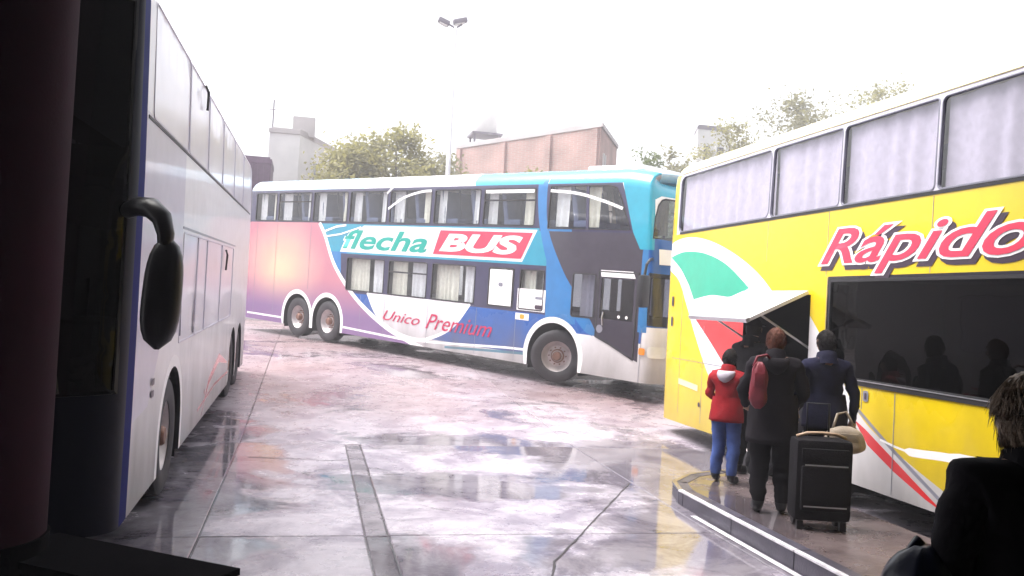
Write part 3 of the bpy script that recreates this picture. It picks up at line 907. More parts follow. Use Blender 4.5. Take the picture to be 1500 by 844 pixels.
        # boarding door with its own frame and glass
        if s == -1:
            dp = [(1.03, 0.98), (1.38, 0.86), (1.90, 0.64), (1.92, 2.18), (1.03, 2.18)]
            dr = shell_panel(sh, 'door', dp, [DG], [], 'grey_panel', t, d=0.006)
            frame_ring(sh, 'frame', dp, 0.03, 'rubber', dr, d=0.012)
            shell_panel(sh, 'pane', DG, [], [], 'tint', dr, d=0.0)
            decal(sh, 'sun_strip', [(1.10, 2.08), (1.86, 2.08), (1.80, 2.20), (1.08, 2.20)], 'white_clean', dr, d=0.012)
            MB().tube([sh.pt(1.2, 1.2, 0.03), sh.pt(1.2, 1.32, 0.05), sh.pt(1.2, 1.44, 0.03)], 0.012).build('handle', M['alu'], dr)
            decal(sh, 'badge', arc(1.13, 1.13, 0.075, 0, 350, 14), 'grey_line', t, d=0.014)
            for x in (1.55, 1.72): decal(sh, 'reflector', arc(x, 1.38, 0.03, 0, 350, 10), 'white_clean', dr, d=0.02)
        else:
            shell_panel(sh, 'window', DG, [], [], 'tint', t, d=-0.012)
        shell_panel(sh, 'upper_windscreen', UWS, [], [], 'glass', t, d=-0.01)
        shell_panel(sh, 'lower_windscreen', LWS, [], [], 'tint', t, d=-0.01)
        frame_ring(sh, 'windscreen_gasket', UWS, 0.03, 'rubber', t)
        decal(sh, 'route_sign', [(2.35, 2.35), (uf, 2.35), (uf, 2.62), (2.35, 2.62)], 'white_clean', t, d=0.016)
        decal(sh, 'headlight', rrect(2.18, 2.52, 0.72, 0.92, 0.06), 'lens', t, d=0.02)
        decal(sh, 'indicator', rrect(2.02, 2.14, 0.76, 0.88, 0.03), 'amber', t, d=0.014)
        decal(sh, 'panel_line', [(2.035, 0.28), (2.045, 0.28), (2.06, 1.2), (2.05, 1.2)], 'grey_line', t)
        decal(sh, 'tail_light', rrect(-11.42, -11.28, 1.0, 1.5, 0.04), 'red', t, d=0.012)
        for x, r in axles: wheel_well(t, x, s, W, r - 0.004, WZ)
    sh = sh2[-1]
    # white swooshes printed over the glass
    for p, wd in ((spline([(-5.22, 3.30), (-4.7, 3.55), (-4.1, 3.68), (-3.75, 3.70)]), 0.055), (spline([(-5.30, 3.66), (-5.10, 3.80), (-4.95, 3.86)]), 0.05),
                  ([(-2.05, 3.66), (-0.7, 3.66)], 0.07), (spline([(-0.28, 3.66), (0.4, 3.60), (1.0, 3.46), (1.46, 3.32)]), 0.055), ([(-7.75, 2.72), (-7.2, 2.86), (-6.8, 2.90)], 0.05), ([(-7.7, 2.60), (-7.0, 2.68), (-6.2, 2.86)], 0.04)):
        decal(sh, 'swoosh', stripe(p, wd), 'white_clean', t, d=0.009)
    for x, z0, z1 in ((-9.9, 0.3, 2.9), (-6.05, 0.3, 1.25), (-5.14, 0.3, 1.25), (-3.63, 0.3, 1.25), (-2.1, 0.3, 1.25), (-0.98, 0.3, 1.25), (-8.3, 1.25, 2.9), (-10.9, 0.3, 2.9)):
        decal(sh, 'panel_line', [(x, z0), (x + 0.012, z0), (x + 0.012, z1), (x, z1)], 'grey_line', t, d=0.003)
    # lettering
    lettering(sh, 'lettering', 'flecha', -6.98, 2.31, 3.25, 0.50, 'white_clean', t, 0.3, bold=0.05, d=0.005, du=0.02, dv=-0.02)
    lettering(sh, 'lettering', 'flecha', -6.95, 2.31, 3.25, 0.50, 'teal_print', t, 0.3, bold=0.022, d=0.009)
    decal(sh, 'lettering_ground', [(-3.56, 2.32), (-0.93, 2.32), (-0.66, 2.84), (-3.36, 2.84)], 'pinkred', t, d=0.005)
    lettering(sh, 'lettering', 'BUS', -3.36, 2.385, 2.45, 0.39, 'white_clean', t, 0.3, bold=0.045, d=0.010)
    lettering(sh, 'lettering', 'Unico', -5.15, 0.74, 1.30, 0.23, 'crimson', t, 0.45, bold=0.0, d=0.009, slope=-0.02)
    lettering(sh, 'lettering', 'Premium', -3.65, 0.68, 2.05, 0.33, 'crimson', t, 0.45, bold=0.0, d=0.009, slope=0.0)
    # wheels, chassis, decks
    for s in (-1, 1):
        y = s * (W / 2 - 0.17)
        wheel(t, 0.03, y, s, steer=R(30))
        wheel(t, -7.41, y, s); wheel(t, -8.74, y, s)
    MB().box((-4.6, 0, 0.42), (12.6, 1.3, 0.4)).build('chassis', M['chassis'], t)
    MB().box((-3.75, 0, 1.20), (6.1, 2.40, 0.08)).box((1.1, 0, 0.75), (0.9, 2.36, 0.06)).build('lower_floor', M['lining'], t)
    MB().box((-4.7, 0, 2.56), (13.2, 2.44, 0.2)).build('upper_floor', M['lining'], t)
    MB().box((-7.0, 0, 1.7), (0.06, 2.4, 1.5)).build('bulkhead', M['lining'], t)
    k = 0
    for i in range(13):
        for y in (-0.9, -0.45, 0.45, 0.9):
            so = obj('seat', SEAT, t, (-10.6 + i * 0.92, y, 2.62)); k += 1
    # mirror at the door side and an air vent on the roof
    mb = MB()
    mb.tube([(2.12, -1.20, 2.45), (2.22, -1.42, 2.42), (2.26, -1.56, 2.34), (2.26, -1.60, 2.16)], 0.025)
    mo = mb.build('mirror_arm', M['black_plastic'], t)
    MB().box((2.26, -1.60, 1.88), (0.13, 0.22, 0.56), bev=0.05).build('mirror', M['black_plastic'], mo, smooth=R(40))
    MB().box((0.7, 0.1, 4.15), (1.3, 1.4, 0.12), bev=0.06).build('air_conditioner', M['white'], t, smooth=R(40))
    MB().box((0.75, -0.1, 4.22), (0.5, 0.5, 0.05), bev=0.02).build('roof_hatch', M['grey_panel'], t)
    return t
blue_coach()

# ------------------------------------------------------------------ the yellow coach on the right
def yellow_coach():
    W = 2.55
    Xs, Yr = 5.127, 12.145
    t = empty('double_decker_coach', (Xs + W / 2, Yr, 0.005), (0, 0.004, -PI / 2))
    tag(t, 'yellow double-decker coach with open luggage flap, parked beside the platform', 'bus', 'double-decker coaches')
    sh2 = both(W, 0.22, 12.9, 0.34, 3.2, 0.5, 3.0, 0.08)
    sh = sh2[-1]; uf, ur = sh.uf, sh.ur
    outline = [(ur, 0.32), (0.6, 0.32), (uf, 0.32), (uf, sh.vtop), (ur, sh.vtop)]
    WZ, r = 0.5, 0.58
    axles = [(2.72, r), (3.98, r), (10.4, 0.62)]
    arches = [[(x - q, 0.0)] + arc(x, WZ, q, 180, 0, 18) + [(x + q, 0.0)] for x, q in axles]
    ue = [0.34, 2.90, 4.29, 5.68, 7.15, 8.6, 10.05, 11.5, 12.7]
    UW = [rrect(a + (0.0 if i == 0 else 0.018), b - 0.018, 3.02, 3.82 if i else 3.82, 0.05 if i else 0.09) for i, (a, b) in enumerate(zip(ue, ue[1:]))]
    le = [4.20, 8.7]
    LWp = [rrect(4.20, 8.7, 1.30, 2.27, 0.04)]
    hatch = [(2.42, 1.28), (3.86, 1.28), (3.86, 2.12), (2.42, 2.12)]
    UWS = [(13.05, 2.8), (uf + 0.02, 2.8), (uf + 0.02, 3.7), (13.05, 3.7)]
    LWS = [(13.05, 1.2), (uf + 0.02, 1.2), (uf + 0.02, 2.3), (13.05, 2.3)]
    door = rrect(11.5, 12.5, 0.5, 2.25, 0.04)
    holesV = arches + UW + LWp + [hatch, UWS, LWS, door]
    holesH = arches + UW + LWp + [UWS, LWS, door]
    # flag-like leaves on the rear quarter
    outer = spline([(-0.25, 2.72), (0.2, 2.88), (0.75, 2.92), (1.4, 2.83), (2.1, 2.63), (2.7, 2.38), (3.15, 2.10), (3.4, 1.9)]) + [(3.4, 1.28), (3.9, 0.4), (3.0, 0.32), (2.3, 0.32)] + spline([(1.9, 0.75), (1.45, 1.15), (1.05, 1.60), (0.75, 1.98), (0.4, 2.35), (-0.25, 2.58)])
    green = spline([(0.14, 2.66), (0.6, 2.72), (1.25, 2.67), (1.9, 2.50), (2.52, 2.20)]) + spline([(2.3, 2.12), (2.0, 2.09), (1.5, 2.11), (0.98, 2.05)]) + spline([(0.80, 2.25), (0.5, 2.48), (0.14, 2.66)])
    red = spline([(1.04, 1.80), (1.6, 1.86), (2.1, 1.84), (2.52, 1.80)]) + [(2.46, 1.30)] + spline([(2.2, 1.12), (1.9, 1.28), (1.55, 1.50), (1.04, 1.80)])
    wedge = spline([(4.45, 1.36), (4.62, 1.12), (4.95, 0.88), (5.5, 0.66), (6.1, 0.46)]) + [(6.5, 0.3), (4.4, 0.3), (4.2, 0.9), (4.05, 1.28), (3.86, 1.28), (3.86, 1.9), (4.19, 1.6)]
    rst = [(4.70, 0.93), (4.88, 0.86), (5.25, 0.68), (5.62, 0.50), (5.95, 0.34), (5.72, 0.40), (5.3, 0.55), (4.92, 0.72)]
    gst = spline([(4.75, 1.03), (5.2, 0.78), (5.7, 0.53), (6.05, 0.36)])
    paints = [
        (outer, 'white'), (green, 'green'), (red, 'red'),
        (wedge, 'white'), (rst, 'red'), (stripe(gst, 0.035), 'grey_line'),
        (stripe(spline([(5.1, 0.80), (5.5, 0.76), (6.1, 0.80), (7.5, 0.82)]), [0.02] * 8 + [0.07] * 8 + [0.1] * 9), 'white_clean'),
        ([(0.28, 2.985), (12.8, 2.985), (12.8, 3.86), (0.28, 3.86)], 'lav'),
        ([(ur - 1, 3.86), (uf + 1, 3.86), (uf + 1, 6), (ur - 1, 6)], 'pale_yellow'),
        ([(4.16, 1.262), (8.74, 1.262), (8.74, 2.305), (4.16, 2.305)], 'black_gloss'),
    ]
    for s in (-1, 1):
        hs_ = holesV if s == -1 else holesH
        shell_panel(sh2[s], 'body', outline, hs_, paints, 'yellow', t)
        shell_panel(sh2[s], 'lining', outline, hs_, [], 'lining', t, d=-0.04, flip=True, rim=0.038)
    roof_cap(sh2[-1], t, 'pale_yellow')
    for s in (-1, 1):
        sh = sh2[s]
        for i, p in enumerate(UW):
            g = window(sh, p, 'pale_tint', t, frame='grey_line', fw_=0.007)
            a, b = ue[i], ue[i + 1]
            curtain(sh, a + 0.03, b - 0.03, 3.0, 3.83, g, 'curtain', depth=-0.075, seed=100 + i, fq=19)
        g = window(sh, LWp[0], 'black_glass', t)
        bar(sh, 'divider', 7.1, 1.31, 7.1, 2.26, 0.012, 'rubber', g, d=-0.004)
        shell_panel(sh, 'upper_windscreen', UWS, [], [], 'tint', t, d=-0.01)
        shell_panel(sh, 'lower_windscreen', LWS, [], [], 'black_glass', t, d=-0.01)
        dr = shell_panel(sh, 'door', door, [], [], 'black_gloss', t, d=-0.02)
        for x, q in axles: wheel_well(t, x, s, W, q - 0.004, WZ)
    sh = sh2[-1]
    bar(sh, 'window_sill_trim', 0.4, 2.995, 12.6, 2.995, 0.03, 'rubber', t, d=0.008)
    bar(sh, 'window_sill_trim', 4.2, 1.275, 8.7, 1.275, 0.035, 'rubber', t, d=0.012, th=0.03)
    bar(sh, 'rail', 4.7, 1.305, 8.6, 1.297, 0.008, 'alu', t, d=0.018, th=0.014)
    bar(sh, 'roof_gutter', 0.3, 3.875, 12.7, 3.875, 0.03, 'pale_yellow', t, d=0.02, th=0.03)
    # raised luggage flap: hinged along its top edge, its foot swung out
    y0 = -W / 2
    hx, hz = -0.012, 2.13
    ox, oz = -0.70, 1.80
    def fl(u, k, off):
        dx, dz = ox - hx, oz - hz; L = math.hypot(dx, dz); nx, nz = dz / L, -dx / L
        return (u, y0 + hx + dx * k + nx * -off * -1, hz + dz * k + nz * off)
    def flap_part(u0, u1, k0, k1, o0, o1, name, m, par, nseg=8):
        vs, fs = [], []
        for o_ in (o0, o1):
            for i in range(nseg + 1):
                for kk in (k0, k1):
                    kq = kk(i / nseg) if callable(kk) else kk
                    vs.append(fl(u0 + (u1 - u0) * i / nseg, kq, o_))
        n = 2 * (nseg + 1)
        for i in range(nseg):
            a = 2 * i
            fs += [(a, a + 2, a + 3, a + 1), (n + a, n + a + 1, n + a + 3, n + a + 2), (a, a + 1 - 1 + n, a + 2 + n, a + 2), (a + 1, a + 3, a + 3 + n, a + 1 + n)]
        fs += [(0, 1, n + 1, n), (n - 2, n + n - 2, n + n - 1, n - 1)]
        return MB().add(vs, fs).build(name, M[m], par)
    f = flap_part(2.44, 3.85, 0.0, 1.0, 0.0, 0.035, 'luggage_flap', 'white', t)
    flap_part(2.46, 2.95, lambda q: 0.30 + 0.0 * q, lambda q: 0.99, 0.0355, 0.038, 'painted_leaf', 'green', f) if False else None
    flap_part(2.44, 3.85, 0.965, 1.02, -0.004, 0.039, 'edge_trim', 'alu', f)
    for u in (2.50, 3.79):
        a, b = fl(u, 0.75, -0.005), (u, y0 + 0.06, 1.55)
        MB().tube([a, b], 0.012).build('gas_strut', M['alu'], f)
    mb = MB()                                              # the luggage bay behind it
    b0, b1, c0, c1 = 2.38, 3.90, 1.24, 2.16
    yb = y0 + 1.1; ya = y0 + 0.045
    vs = [(b0, ya, c0), (b1, ya, c0), (b1, ya, c1), (b0, ya, c1), (b0, yb, c0), (b1, yb, c0), (b1, yb, c1), (b0, yb, c1)]
    mb.add(vs, [(0, 1, 5, 4), (1, 2, 6, 5), (2, 3, 7, 6), (3, 0, 4, 7), (4, 5, 6, 7)])
    mb.build('luggage_bay', M['dark_in'], t)
    for (x, y, z, sx, sz, m) in ((2.75, y0 + 0.45, 1.46, 0.5, 0.4, 'navy'), (3.35, y0 + 0.5, 1.43, 0.55, 0.34, 'dark_in')):
        pass
    # panel lines, filler cap and vents
    for x, z0, z1 in ((5.28, 0.34, 1.24), (4.80, 1.04, 1.24), (6.6, 0.34, 1.24), (1.35, 0.4, 1.7)):
        decal(sh, 'panel_line', [(x, z0), (x + 0.01, z0), (x + 0.01, z1), (x, z1)], 'grey_line', t, d=0.003)
    for x, z0, z1 in ((0.62, 0.45, 2.25), (4.12, 2.31, 2.97), (5.66, 2.31, 2.97), (7.1, 2.31, 2.97), (2.9, 2.5, 2.97), (4.15, 1.3, 2.3)):
        decal(sh, 'panel_line', [(x, z0), (x + 0.007, z0), (x + 0.007, z1), (x, z1)], 'grey_line', t, d=0.003)
    decal(sh, 'panel_line', [(0.35, 1.205), (2.1, 1.205), (2.1, 1.212), (0.35, 1.212)], 'grey_line', t, d=0.003)
    decal(sh, 'latch', rrect(4.83, 4.91, 1.12, 1.22, 0.02), 'grey_line', t, d=0.008)
    decal(sh, 'latch', rrect(4.86, 4.885, 1.14, 1.20, 0.008), 'shadow_print', t, d=0.012)
    for z in (1.95, 1.66): decal(sh, 'hinge', rrect(0.27, 0.33, z, z + 0.14, 0.02), 'shadow_print', t, d=0.01)
    decal(sh, 'handle', rrect(1.28, 1.34, 0.62, 0.68, 0.02), 'shadow_print', t, d=0.01)
    decal(sh, 'bumper_strip', [(0.62, 0.86), (1.25, 0.82), (1.25, 0.90), (0.62, 0.94)], 'pale_yellow', t, d=0.006)
    # the name along the side, three layers: shadow, white edge, pink-red face
    for nm, bo, d_, du, dv in (('shadow_print', 0.055, 0.005, 0.045, -0.045), ('white_clean', 0.055, 0.009, 0.0, 0.0), ('pinkred', 0.012, 0.013, 0.0, 0.0)):
        lettering(sh, 'lettering', 'Rápido', 3.97, 2.30, 2.86, 0.50, nm, t, 0.42, bold=bo, d=d_, du=du, dv=dv, slope=0.0)
    for s in (-1, 1):
        y = s * (W / 2 - 0.17)
        for x, q in axles: wheel(t, x, y, s)
    MB().box((6.5, 0, 0.42), (12.4, 1.3, 0.4)).build('chassis', M['chassis'], t)
    MB().box((6.5, 0, 2.66), (12.6, 2.40, 0.2)).build('upper_floor', M['lining'], t)
    MB().box((8.4, 0, 1.12), (8.4, 2.40, 0.08)).build('lower_floor', M['dark_in'], t)
    MB().box((6.4, 0.15, 1.75), (4.6, 0.04, 1.1)).build('partition', M['dark_in'], t)
    MB().box((4.1, 0.15, 1.75), (0.05, 2.30, 1.1)).build('bulkhead', M['dark_in'], t)
    return t
yellow_coach()

# ------------------------------------------------------------------ the white coach on the left, nose towards the concourse
def white_coach():
    W = 2.55
    Xs, Yf, tilt = -1.107, 6.107, 0.026
    t = empty('double_decker_coach', (Xs - W / 2, Yf, 0.0), (0, tilt, -PI / 2))
    tag(t, 'white double-decker coach with dark blue nose, parked at the left of the bay', 'bus', 'double-decker coaches')
    sh2 = both(W, -10.45, -0.10, 0.15, 6.0, 0.42, 4.2, 0.05, zr=3.72, Rr=0.30)
    sh = sh2[1]; uf, ur = sh.uf, sh.ur
    outline = [(ur, 0.27), (uf, 0.27), (uf, sh.vtop), (ur, sh.vtop)]
    WZ, r = 0.5, 0.60
    axles = [(-1.98, r), (-8.0, 0.58), (-9.25, 0.58)]
    arches = [[(x - q, 0.0)] + arc(x, WZ, q, 180, 0, 18) + [(x + q, 0.0)] for x, q in axles]
    ue = [-10.3, -8.6, -6.95, -5.3, -3.75, -2.25, -0.42]
    UW = [rrect(a + 0.015, b - 0.015, 2.99, 3.80, 0.04) for a, b in zip(ue, ue[1:])]
    le = [-7.28, -5.6, -4.0, -3.2, -2.14]
    LWp = [rrect(a + 0.012, b - 0.012, 1.29, 2.27, 0.04) for a, b in zip(le, le[1:])]
    DWp = [(-1.98, 1.33), (-0.45, 1.33), (-0.30, 1.75), (-0.30, 2.9), (-1.98, 2.9)]     # driver's side glass, filmed
    WS = [(0.16, 1.15), (uf + 0.02, 1.1), (uf + 0.02, 3.66), (0.16, 3.66)]
    holes = arches + UW + LWp + [WS]
    paints = [
        ([(-2.1, 1.0), (-0.2, 0.9), (-0.2, 3.0), (-2.1, 3.0)], 'lav'),
        (spline([(-1.2, 1.36), (-0.9, 1.05), (-0.55, 0.75), (-0.1, 0.55)]) + [(-0.1, 0.2), (-2.6, 0.2), (-2.4, 1.4)], 'white'),
        ([(-0.20, 0.2), (0.10, 0.2), (0.10, 6), (-0.20, 6)], 'blue_trim'),
        ([(0.02, 0.2), (uf + 1, 0.2), (uf + 1, 6), (0.02, 6)], 'navy'),
        (stripe([(-4.3, 0.30), (-4.9, 0.62), (-6.0, 0.80), (-7.2, 0.62)], [0.02, 0.09, 0.12, 0.03]), 'red'),
        (stripe([(-3.9, 0.42), (-5.6, 0.50), (-7.6, 0.46)], 0.03), 'red'),
        (stripe([(-1.98 - 0.65, 0.2)] + arc(-1.98, WZ, 0.645, 180, 0, 18) + [(-1.98 + 0.65, 0.2)], 0.11), 'white_clean'),
    ]
    for s in (-1, 1):
        shell_panel(sh2[s], 'body', outline, holes, paints, 'white', t)
        shell_panel(sh2[s], 'lining', outline, holes, [], 'dark_in', t, d=-0.04, flip=True, rim=0.038)
    roof_cap(sh2[1], t, 'white')
    for s in (-1, 1):
        sh = sh2[s]
        for p in UW + LWp: window(sh, p, 'film', t, frame='lav', fw_=0.008, d=-0.004)
        shell_panel(sh, 'windscreen', WS, [], [], 'black_glass', t, d=-0.01)
        frame_ring(sh, 'windscreen_gasket', [(0.16, 1.15), (0.7, 1.12), (uf, 1.1), (uf, 3.66), (0.7, 3.66), (0.16, 3.66)], 0.03, 'rubber', t)
        for x, q in axles: wheel_well(t, x, s, W, q - 0.004, WZ)
        decal(sh, 'headlight', rrect(0.75, 1.05, 0.66, 0.86, 0.06), 'lens', t, d=0.012)
        decal(sh, 'fog_light', arc(0.9, 0.45, 0.07, 0, 350, 14), 'lens', t, d=0.012)
    sh = sh2[1]
    bar(sh, 'waist_seam', -10.3, 2.965, -0.25, 2.965, 0.022, 'rubber', t, d=0.005)
    bar(sh, 'lower_seam', -7.5, 2.31, -2.1, 2.31, 0.02, 'grey_line', t, d=0.004)
    bar(sh, 'upright_seam', -2.22, 1.35, -2.22, 3.84, 0.03, 'dark_band', t, d=0.006)
    for x in (-3.05, -6.2): decal(sh, 'panel_line', [(x, 0.3), (x + 0.012, 0.3), (x + 0.012, 1.25), (x, 1.25)], 'grey_line', t, d=0.003)
    decal(sh, 'window_gap', [(-3.16, 1.32), (-3.06, 1.32), (-3.10, 1.95)], 'dark_band', t, d=0.004)
    for (x, z, hgt) in ((-3.3, 3.56, 0.24), (-6.0, 1.95, 0.26)):
        MB().tube([sh.pt(x + 0.02, z + hgt, 0.015), sh.pt(x - 0.03, z + hgt - 0.06, 0.03), sh.pt(x - 0.03, z, 0.02)], 0.014, 6).build('window_latch', M['black_plastic'], t)
    for z in (0.98, 1.07): decal(sh, 'indicator', rrect(-0.98, -0.86, z, z + 0.05, 0.015), 'shadow_print', t, d=0.008)
    decal(sh, 'side_marker', arc(-4.42, 0.56, 0.035, 0, 350, 12), 'red', t, d=0.012)
    # hanging mirror: an arm from the front corner and a long pear-shaped housing
    def L(X, Y, Z): return (Yf - Y, X - (Xs - W / 2), Z)
    mb = MB()
    mb.tube([L(-1.16, 6.02, 2.30), L(-1.07, 5.92, 2.33), L(-0.98, 5.84, 2.32), L(-0.91, 5.80, 2.26), L(-0.88, 5.79, 2.16), L(-0.88, 5.79, 2.08)], [0.05, 0.06, 0.066, 0.062, 0.052, 0.045], 12)
    arm = mb.build('mirror_arm', M['black_plastic'], t, smooth=R(50))
    rings = []
    for k in range(13):
        q = k / 12; z = 2.15 - 0.70 * q
        e = (1 - abs(2 * q - 1) ** 3.2) ** 0.5 if 0 < q < 1 else 0.12
        wx, wy = 0.118 * e * (0.92 + 0.12 * q), 0.085 * e
        rings.append([L(-0.868 - 0.03 * q + wx * math.copysign(abs(math.cos(a)) ** 0.7, math.cos(a)), 5.80 + wy * math.copysign(abs(math.sin(a)) ** 0.7, math.sin(a)), z) for a in [2 * PI * j / 20 for j in range(20)]])
    hs2 = MB().ring_loft(rings).build('mirror', M['black_plastic'], t, smooth=R(50))
    for s in (-1, 1):
        for x, q in axles: wheel(t, x, s * (W / 2 - 0.17), s)
    MB().box((-5.3, 0, 0.42), (9.8, 1.3, 0.4)).build('chassis', M['chassis'], t)
    MB().box((-5.2, 0, 2.62), (10.2, 2.4, 0.2)).build('upper_floor', M['dark_in'], t)
    MB().box((-5.2, 0, 1.0), (10.0, 2.4, 0.08)).build('lower_floor', M['dark_in'], t)
    # wipers on the windscreen
    for u, lean_ in ((0.5, 0.10), (1.1, 0.2)):
        MB().tube([sh.pt(u, 1.16, 0.03), sh.pt(u + lean_, 1.75, 0.03)], 0.012, 6).tube([sh.pt(u + lean_ - 0.03, 1.35, 0.022), sh.pt(u + lean_ + 0.03, 2.1, 0.022)], 0.01, 6).build('wiper', M['black_plastic'], t)
    return t
white_coach()

# ------------------------------------------------------------------ pillar and ledge at the left
mb = MB()
def rsq(cx, cy, hx_, hy_, r_, z, n=5):
    out = []
    for (sx, sy, a0) in ((1, 1, 0), (-1, 1, 90), (-1, -1, 180), (1, -1, 270)):
        for k in range(n + 1):
            a = R(a0 + 90 * k / n); out.append((cx + sx * (hx_ - r_) + r_ * math.cos(a), cy + sy * (hy_ - r_) + r_ * math.sin(a), z))
    return out
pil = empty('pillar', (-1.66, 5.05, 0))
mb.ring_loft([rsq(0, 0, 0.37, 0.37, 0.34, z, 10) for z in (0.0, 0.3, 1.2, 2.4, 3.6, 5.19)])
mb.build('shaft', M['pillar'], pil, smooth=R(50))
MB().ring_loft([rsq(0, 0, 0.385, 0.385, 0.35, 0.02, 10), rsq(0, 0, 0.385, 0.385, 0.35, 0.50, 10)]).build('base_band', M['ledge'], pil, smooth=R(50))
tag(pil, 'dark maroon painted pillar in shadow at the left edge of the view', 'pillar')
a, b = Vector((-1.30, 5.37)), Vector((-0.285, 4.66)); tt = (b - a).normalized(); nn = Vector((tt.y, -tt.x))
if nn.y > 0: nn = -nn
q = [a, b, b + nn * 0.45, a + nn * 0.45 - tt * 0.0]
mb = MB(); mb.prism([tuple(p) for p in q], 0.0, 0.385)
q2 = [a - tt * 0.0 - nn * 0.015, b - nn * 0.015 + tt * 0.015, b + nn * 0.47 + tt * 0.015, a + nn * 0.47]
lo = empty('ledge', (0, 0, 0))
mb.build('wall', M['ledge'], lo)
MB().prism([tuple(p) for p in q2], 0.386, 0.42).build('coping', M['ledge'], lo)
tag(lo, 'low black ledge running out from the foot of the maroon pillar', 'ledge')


# ------------------------------------------------------------------ people
def head_verts(sc=1.0, nlat=22, nlon=28):
    """a head about its own centre, facing +y: brow, eye hollows, nose, mouth, chin, ears"""
    vs, fs = [], []
    for i in range(nlat + 1):
        th = PI * i / nlat
        for j in range(nlon):
            ph = 2 * PI * j / nlon
            d = Vector((math.sin(th) * math.cos(ph), math.sin(th) * math.sin(ph), math.cos(th)))
            x, y, z = d.x * 0.076, d.y * 0.098, d.z * 0.118
            if z < 0: x *= 1 - 0.28 * (-z / 0.118) ** 1.5
            if z < -0.03 and y < 0: y *= 1 - 0.35 * min(1, (-z - 0.03) / 0.06)
            if y > 0:
                def bump(cx, cz, sx, sz, a):
                    return a * math.exp(-((x - cx) / sx) ** 2 - ((z - cz) / sz) ** 2)
                y += bump(0, -0.022, 0.012, 0.022, 0.024) + bump(0, 0.0, 0.008, 0.02, 0.010)
                y -= bump(0.03, 0.008, 0.014, 0.010, 0.012) + bump(-0.03, 0.008, 0.014, 0.010, 0.012)
                y += bump(0, 0.03, 0.045, 0.010, 0.006) + bump(0, -0.062, 0.020, 0.007, 0.006) - bump(0, -0.070, 0.022, 0.003, 0.005)
                y += bump(0, -0.098, 0.025, 0.015, 0.010)
            for sx in (-1, 1):                                     # ears
                e = math.exp(-((y + 0.008) / 0.014) ** 2 - ((z + 0.005) / 0.024) ** 2)
                if d.x * sx > 0: x += sx * 0.014 * e
            vs.append((x * sc, y * sc, z * sc))
    for i in range(nlat):
        for j in range(nlon):
            j2 = (j + 1) % nlon
            fs.append((i * nlon + j, (i + 1) * nlon + j, (i + 1) * nlon + j2, i * nlon + j2))
    return vs, fs

def hair_mesh(kind, mname, seed=1, sc=1.0):
    vs, fs = [], []
    nlat, nlon = 40, 56
    off = Vector((seed * 3.1, seed * 1.7, 0))
    for i in range(nlat + 1):
        th = PI * i / nlat
        for j in range(nlon):
            ph = 2 * PI * j / nlon
            d = Vector((math.sin(th) * math.cos(ph), math.sin(th) * math.sin(ph), math.cos(th)))
            front = d.y - (0.25 if kind == 'short' else 0.45)
            low = {'short': -0.68, 'bob': -1.0, 'cap': 0.10, 'curly': -0.75}[kind]
            n = noise.noise(Vector((d.x * 9, d.y * 9, d.z * 2.2)) + off) * 0.5 + noise.noise(d * 22 + off) * 0.5
            k = 1.10 + {'short': 0.08, 'bob': 0.07, 'cap': 0.02, 'curly': 0.10}[kind] * n
            if kind in ('bob', 'curly'): k += 0.07
            if front > 0 and d.z < 0.50 - 0.2 * front: k = 0.86
            if kind != 'bob' and d.z < low: k = 0.80
            x, y, z = d.x * 0.078 * k, d.y * 0.098 * k - 0.006, d.z * 0.120 * k
            if kind == 'bob' and d.z < 0: x *= 1.12; y -= 0.012 * -d.z; z = max(z, -0.105) - 0.02 * (n + 0.3) * -d.z
            vs.append((x * sc, y * sc, z * sc))
    for i in range(nlat):
        for j in range(nlon):
            j2 = (j + 1) % nlon
            fs.append((i * nlon + j, (i + 1) * nlon + j, (i + 1) * nlon + j2, i * nlon + j2))
    return MB().add(vs, fs).mesh('hair', M[mname], smooth=True)

